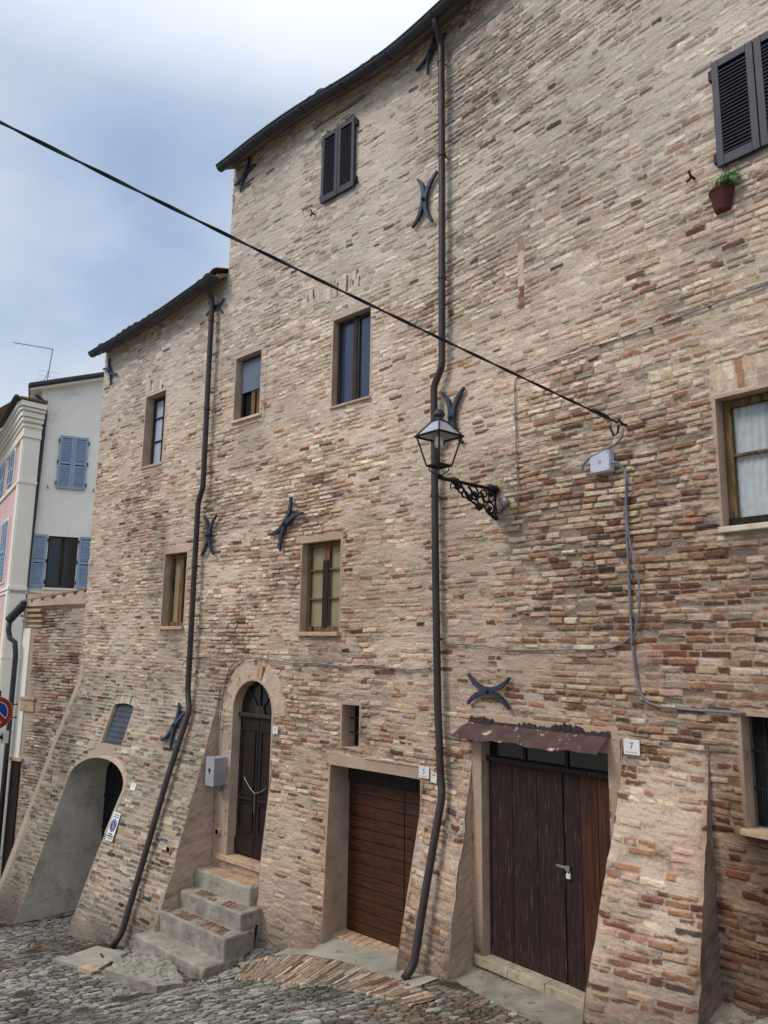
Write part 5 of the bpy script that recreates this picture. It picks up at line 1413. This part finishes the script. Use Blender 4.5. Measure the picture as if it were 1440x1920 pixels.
# aerial
ae = thing('tv_aerial', 'thin metal television aerial standing on the white house roof', 'aerial', WH.at(-.2, 7.2, -1.0))
base = WH.at(-.08, 7.1, -.6)
def AE(dx, dz, dy=0): return base + Vector((dx, dy, dz))
mb = MB(); mb.tube([AE(0, 0), AE(.12, 1.45)], .016, 6); mb.build('mast', M['galv'], ae)
mb = MB(); mb.tube([AE(-1.05, 1.62), AE(.14, 1.43)], .012, 5)
for k in range(7):
    t = k / 6; p = AE(-1.0 + 1.0 * t, 1.61 - .155 * t); mb.tube([p + Vector((0, -.14, 0)), p + Vector((0, .14, 0))], .004, 4)
mb.build('boom', M['galv'], ae)
mb = MB()
for k in range(5): mb.tube([AE(-.28 - .02 * k + .06, .78 - .14 * k), AE(.40 - .04 * k, .68 - .14 * k)], .004, 4)
mb.tube([AE(.05, .75), AE(-.12, .3)], .012, 5); mb.build('element', M['galv'], ae)

Pc = Vector((-9.906, 20.4535)); hP = R(45)
PK = Flat((Pc.x, Pc.y), (math.sin(hP), math.cos(hP)), (math.cos(hP) * 1, -math.sin(hP)))       # narrow end wall, from the corner to the right
PF = Flat((Pc.x, Pc.y), (-math.sin(R(33)), math.cos(R(33))), (-math.cos(R(33)), -math.sin(R(33))))   # street face
pk_ = thing('pink_house', 'pink stucco house with pale corner pilasters and a deep moulded cornice at the left edge', 'house', PF.at(2, -6))
mb = MB(); mb.quad(PF.at(0, -7.5), PF.at(9, -7.5), PF.at(9, 6.6), PF.at(0, 6.6)); mb.build('wall', M['pink'], pk_)
mb = MB(); mb.quad(PK.at(0, -7.5), PK.at(.44, -7.5), PK.at(.44, 6.6), PK.at(0, 6.6)); mb.build('side_wall', M['trim'], pk_)
def both(name, z0, z1, o, mat='trim', L=9.0, bev=.01):
    mb = MB(); mb.fbox(PK, -o, .44, z0, z1, -.05, o); mb.fbox(PF, o * .2, L, z0, z1, -.05, o + .002); return mb.build(name, M[mat], pk_)
mb = MB(); mb.fbox(PK, .0, .40, -7.5, 5.55, -.04, .03); mb.fbox(PF, .0, .42, -7.5, 5.55, -.04, .03); mb.build('pilaster', M['trim'], pk_)
for z0, z1, o in ((5.56, 5.62, .06), (5.62, 5.86, .035), (5.86, 5.92, .08), (6.0, 6.10, .11), (6.12, 6.26, .15), (6.28, 6.36, .20), (6.38, 6.52, .25)): both('cornice', z0, z1, o)
both('string_course', 4.28, 4.36, .05); both('string_course', 1.38, 1.46, .06); both('string_course', 1.28, 1.36, .03); both('string_course', -.42, -.36, .04)
mb = MB(); mb.hexa([PK.at(-.5, 6.55, -6), PK.at(.44, 6.55, -6), PK.at(.44, 6.55, .28), PK.at(-.3, 6.55, .28), PK.at(-.3, 6.60, -6), PK.at(.44, 6.64, -6), PK.at(.44, 6.64, .28), PK.at(-.3, 6.60, .28)]); mb.build('roof', M['tile'], pk_)
mb = MB(); mb.tube([PF.at(-.28, 6.58, .32), PF.at(9, 6.58, .32)], .07, 10); mb.build('gutter', M['pipe_dark'], pk_, smooth=True)
mb = MB(); mb.tube([PF.at(5.0, 6.55, .3), PF.at(5.0, 6.2, .1), PF.at(5.0, -7, .08)], .05, 10); mb.build('drainpipe', M['pipe_dark'], pk_, smooth=True)
for t0 in (1.3, 3.2, 6.0):
    for z0, z1 in ((4.45, 5.45), (1.7, 3.4), (-1.6, .1)):
        fw = part_empty('window', pk_, None); del fw['label']
        bx('frame', 'trim', fw, PF, t0 - .1, t0 + .95, z0 - .08, z1 + .08, -.02, .04); 
        for a in (0, .43): shutter_leaf(fw, PF, t0 + a, t0 + a + .42, z0, z1, .045, 'blue_shutter', mid=True, nl=14)

# round no-parking sign on its post
SP = Vector((-7.17, 14.75, 0)); zc = -1.30; v = Vector((-SP.x, -SP.y, 0)).normalized(); v = (Matrix.Rotation(R(18), 3, 'Z') @ v)
X_ = Vector((0, 0, 1)).cross(v)
sg = thing('parking_sign', 'round blue and red no-parking sign over a white panel, cut by the left edge', 'sign', SP + Vector((0, 0, -4.6)))
P = lambda x, y, zz=0.0: SP + X_ * x + Vector((0, 0, zc + y)) + v * zz
disc('back', 'galv', .305, -.01, sg, P); disc('ring_edge', 'white', .305, .0, sg, P); disc('ring', 'sign_red', .295, .004, sg, P); disc('rim', 'white', .215, .008, sg, P); disc('field', 'sign_blue', .20, .012, sg, P)
slash('slash_edge', 'white', .205, .058, .016, sg, P); slash('slash', 'sign_red', .215, .042, .02, sg, P)
mb = MB(); mb.hexa([P(-.3, -.56, -.01), P(.27, -.56, -.01), P(.27, -.335, -.01), P(-.3, -.335, -.01), P(-.3, -.56, .006), P(.27, -.56, .006), P(.27, -.335, .006), P(-.3, -.335, .006)]); mb.build('panel', M['white'], sg, bevel=.006)
mT = Matrix((X_, Vector((0, 0, 1)), v)).transposed().to_4x4(); mT.translation = P(.02, -.45, .0075)
text_mesh('0-24', .17, 'ink', mT, sg, bold=.004)
mb = MB(); mb.tube([P(.05, .4, -.05), P(.05, -3.6, -.05)], .03, 10); mb.build('post', M['pipe_dark'], sg)
mb = MB(); mb.fbox(Flat((0, 0), (1, 0), (0, 1)), 0, 0, 0, 0, 0, 0)
mb = MB()
for y in (.12, -.12): mb.tube([P(-.05, y, -.03), P(.42, y + .02, -.10)], .012, 6)
mb.build('bracket', M['pipe_dark'], sg)

# ------------------------------------------------------------------ camera, sky, sun
cam = bpy.data.cameras.new('camera'); cam.sensor_fit = 'VERTICAL'; cam.sensor_height = 36.0; cam.lens = 36.0 * 1441 / 1920; cam.clip_start = .05; cam.clip_end = 3000
co = bpy.data.objects.new('camera', cam); COL.objects.link(co); scene.camera = co
pit, rol = R(10), R(.8)
f_ = Vector((0, math.cos(pit), math.sin(pit))); x0 = Vector((1, 0, 0)); u0 = x0.cross(f_)
Xc = x0 * math.cos(rol) + u0 * math.sin(rol); Uc = Xc.cross(f_)
co.matrix_world = Matrix((Xc, Uc, -f_)).transposed().to_4x4()

SUN_DIR = Vector((-.80, -.30, .80)).normalized()        # towards the sun, behind thin cloud over the street
elev = math.asin(SUN_DIR.z); rot = math.atan2(SUN_DIR.x, SUN_DIR.y)
w = bpy.data.worlds.new('World'); scene.world = w; w.use_nodes = True; nt = w.node_tree; L = nt.links
bg = nt.nodes['Background']
sky = N(nt, 'ShaderNodeTexSky'); sky.sky_type = 'NISHITA'; sky.sun_disc = False; sky.sun_elevation = elev; sky.sun_rotation = rot; sky.air_density = 1.2; sky.dust_density = 1.5
tc = N(nt, 'ShaderNodeTexCoord'); sep = N(nt, 'ShaderNodeSeparateXYZ'); L.new(tc.outputs['Generated'], sep.inputs[0])
mp = N(nt, 'ShaderNodeMapping'); mp.inputs['Scale'].default_value = (1.0, 1.0, 1.5); mp.inputs['Location'].default_value = (1.7, .6, .3); L.new(tc.outputs['Generated'], mp.inputs['Vector'])
n1 = N(nt, 'ShaderNodeTexNoise', Scale=1.9, Detail=7, Roughness=.48); n1.inputs['Distortion'].default_value = .4; L.new(mp.outputs[0], n1.inputs['Vector'])
cr = N(nt, 'ShaderNodeValToRGB'); cr.color_ramp.elements[0].position = .31; cr.color_ramp.elements[0].color = (4.0, 5.3, 7.5, 1)
cr.color_ramp.elements[1].position = .60; cr.color_ramp.elements[1].color = (7.6, 8.3, 9.3, 1)
e = cr.color_ramp.elements.new(.44); e.color = (5.5, 6.6, 8.4, 1)
L.new(n1.outputs['Fac'], cr.inputs['Fac'])
# an overcast sky is about three times brighter overhead than at the horizon
ov = N(nt, 'ShaderNodeMapRange'); ov.inputs['From Min'].default_value = .60; ov.inputs['From Max'].default_value = .95; ov.inputs['To Min'].default_value = 1.0; ov.inputs['To Max'].default_value = 3.6
L.new(sep.outputs['Z'], ov.inputs['Value'])
sc_ = N(nt, 'ShaderNodeVectorMath', operation='SCALE'); nz = N(nt, 'ShaderNodeMapRange'); nz.inputs['From Min'].default_value = .6; nz.inputs['From Max'].default_value = .8; L.new(sep.outputs['Z'], nz.inputs['Value'])
nx = N(nt, 'ShaderNodeMix', data_type='RGBA'); nx.inputs[7].default_value = (6.6, 6.5, 6.3, 1); L.new(cr.outputs['Color'], nx.inputs[6]); L.new(nz.outputs[0], nx.inputs[0]); L.new(nx.outputs[2], sc_.inputs[0]); L.new(ov.outputs[0], sc_.inputs['Scale'])
mx = N(nt, 'ShaderNodeMix', data_type='RGBA'); mx.inputs[0].default_value = .82; L.new(sky.outputs[0], mx.inputs[6]); L.new(sc_.outputs[0], mx.inputs[7])
L.new(mx.outputs[2], bg.inputs['Color']); bg.inputs['Strength'].default_value = .10
sl2 = bpy.data.lights.new('sun', 'SUN'); sl2.energy = 1.5; sl2.angle = R(16); sl2.color = (1.0, .95, .88)
so = bpy.data.objects.new('sun', sl2); COL.objects.link(so); so.rotation_euler = SUN_DIR.to_track_quat('Z', 'Y').to_euler()
scene.view_settings.view_transform = 'Standard'; scene.view_settings.look = 'None'; scene.view_settings.exposure = 0; scene.view_settings.gamma = 1
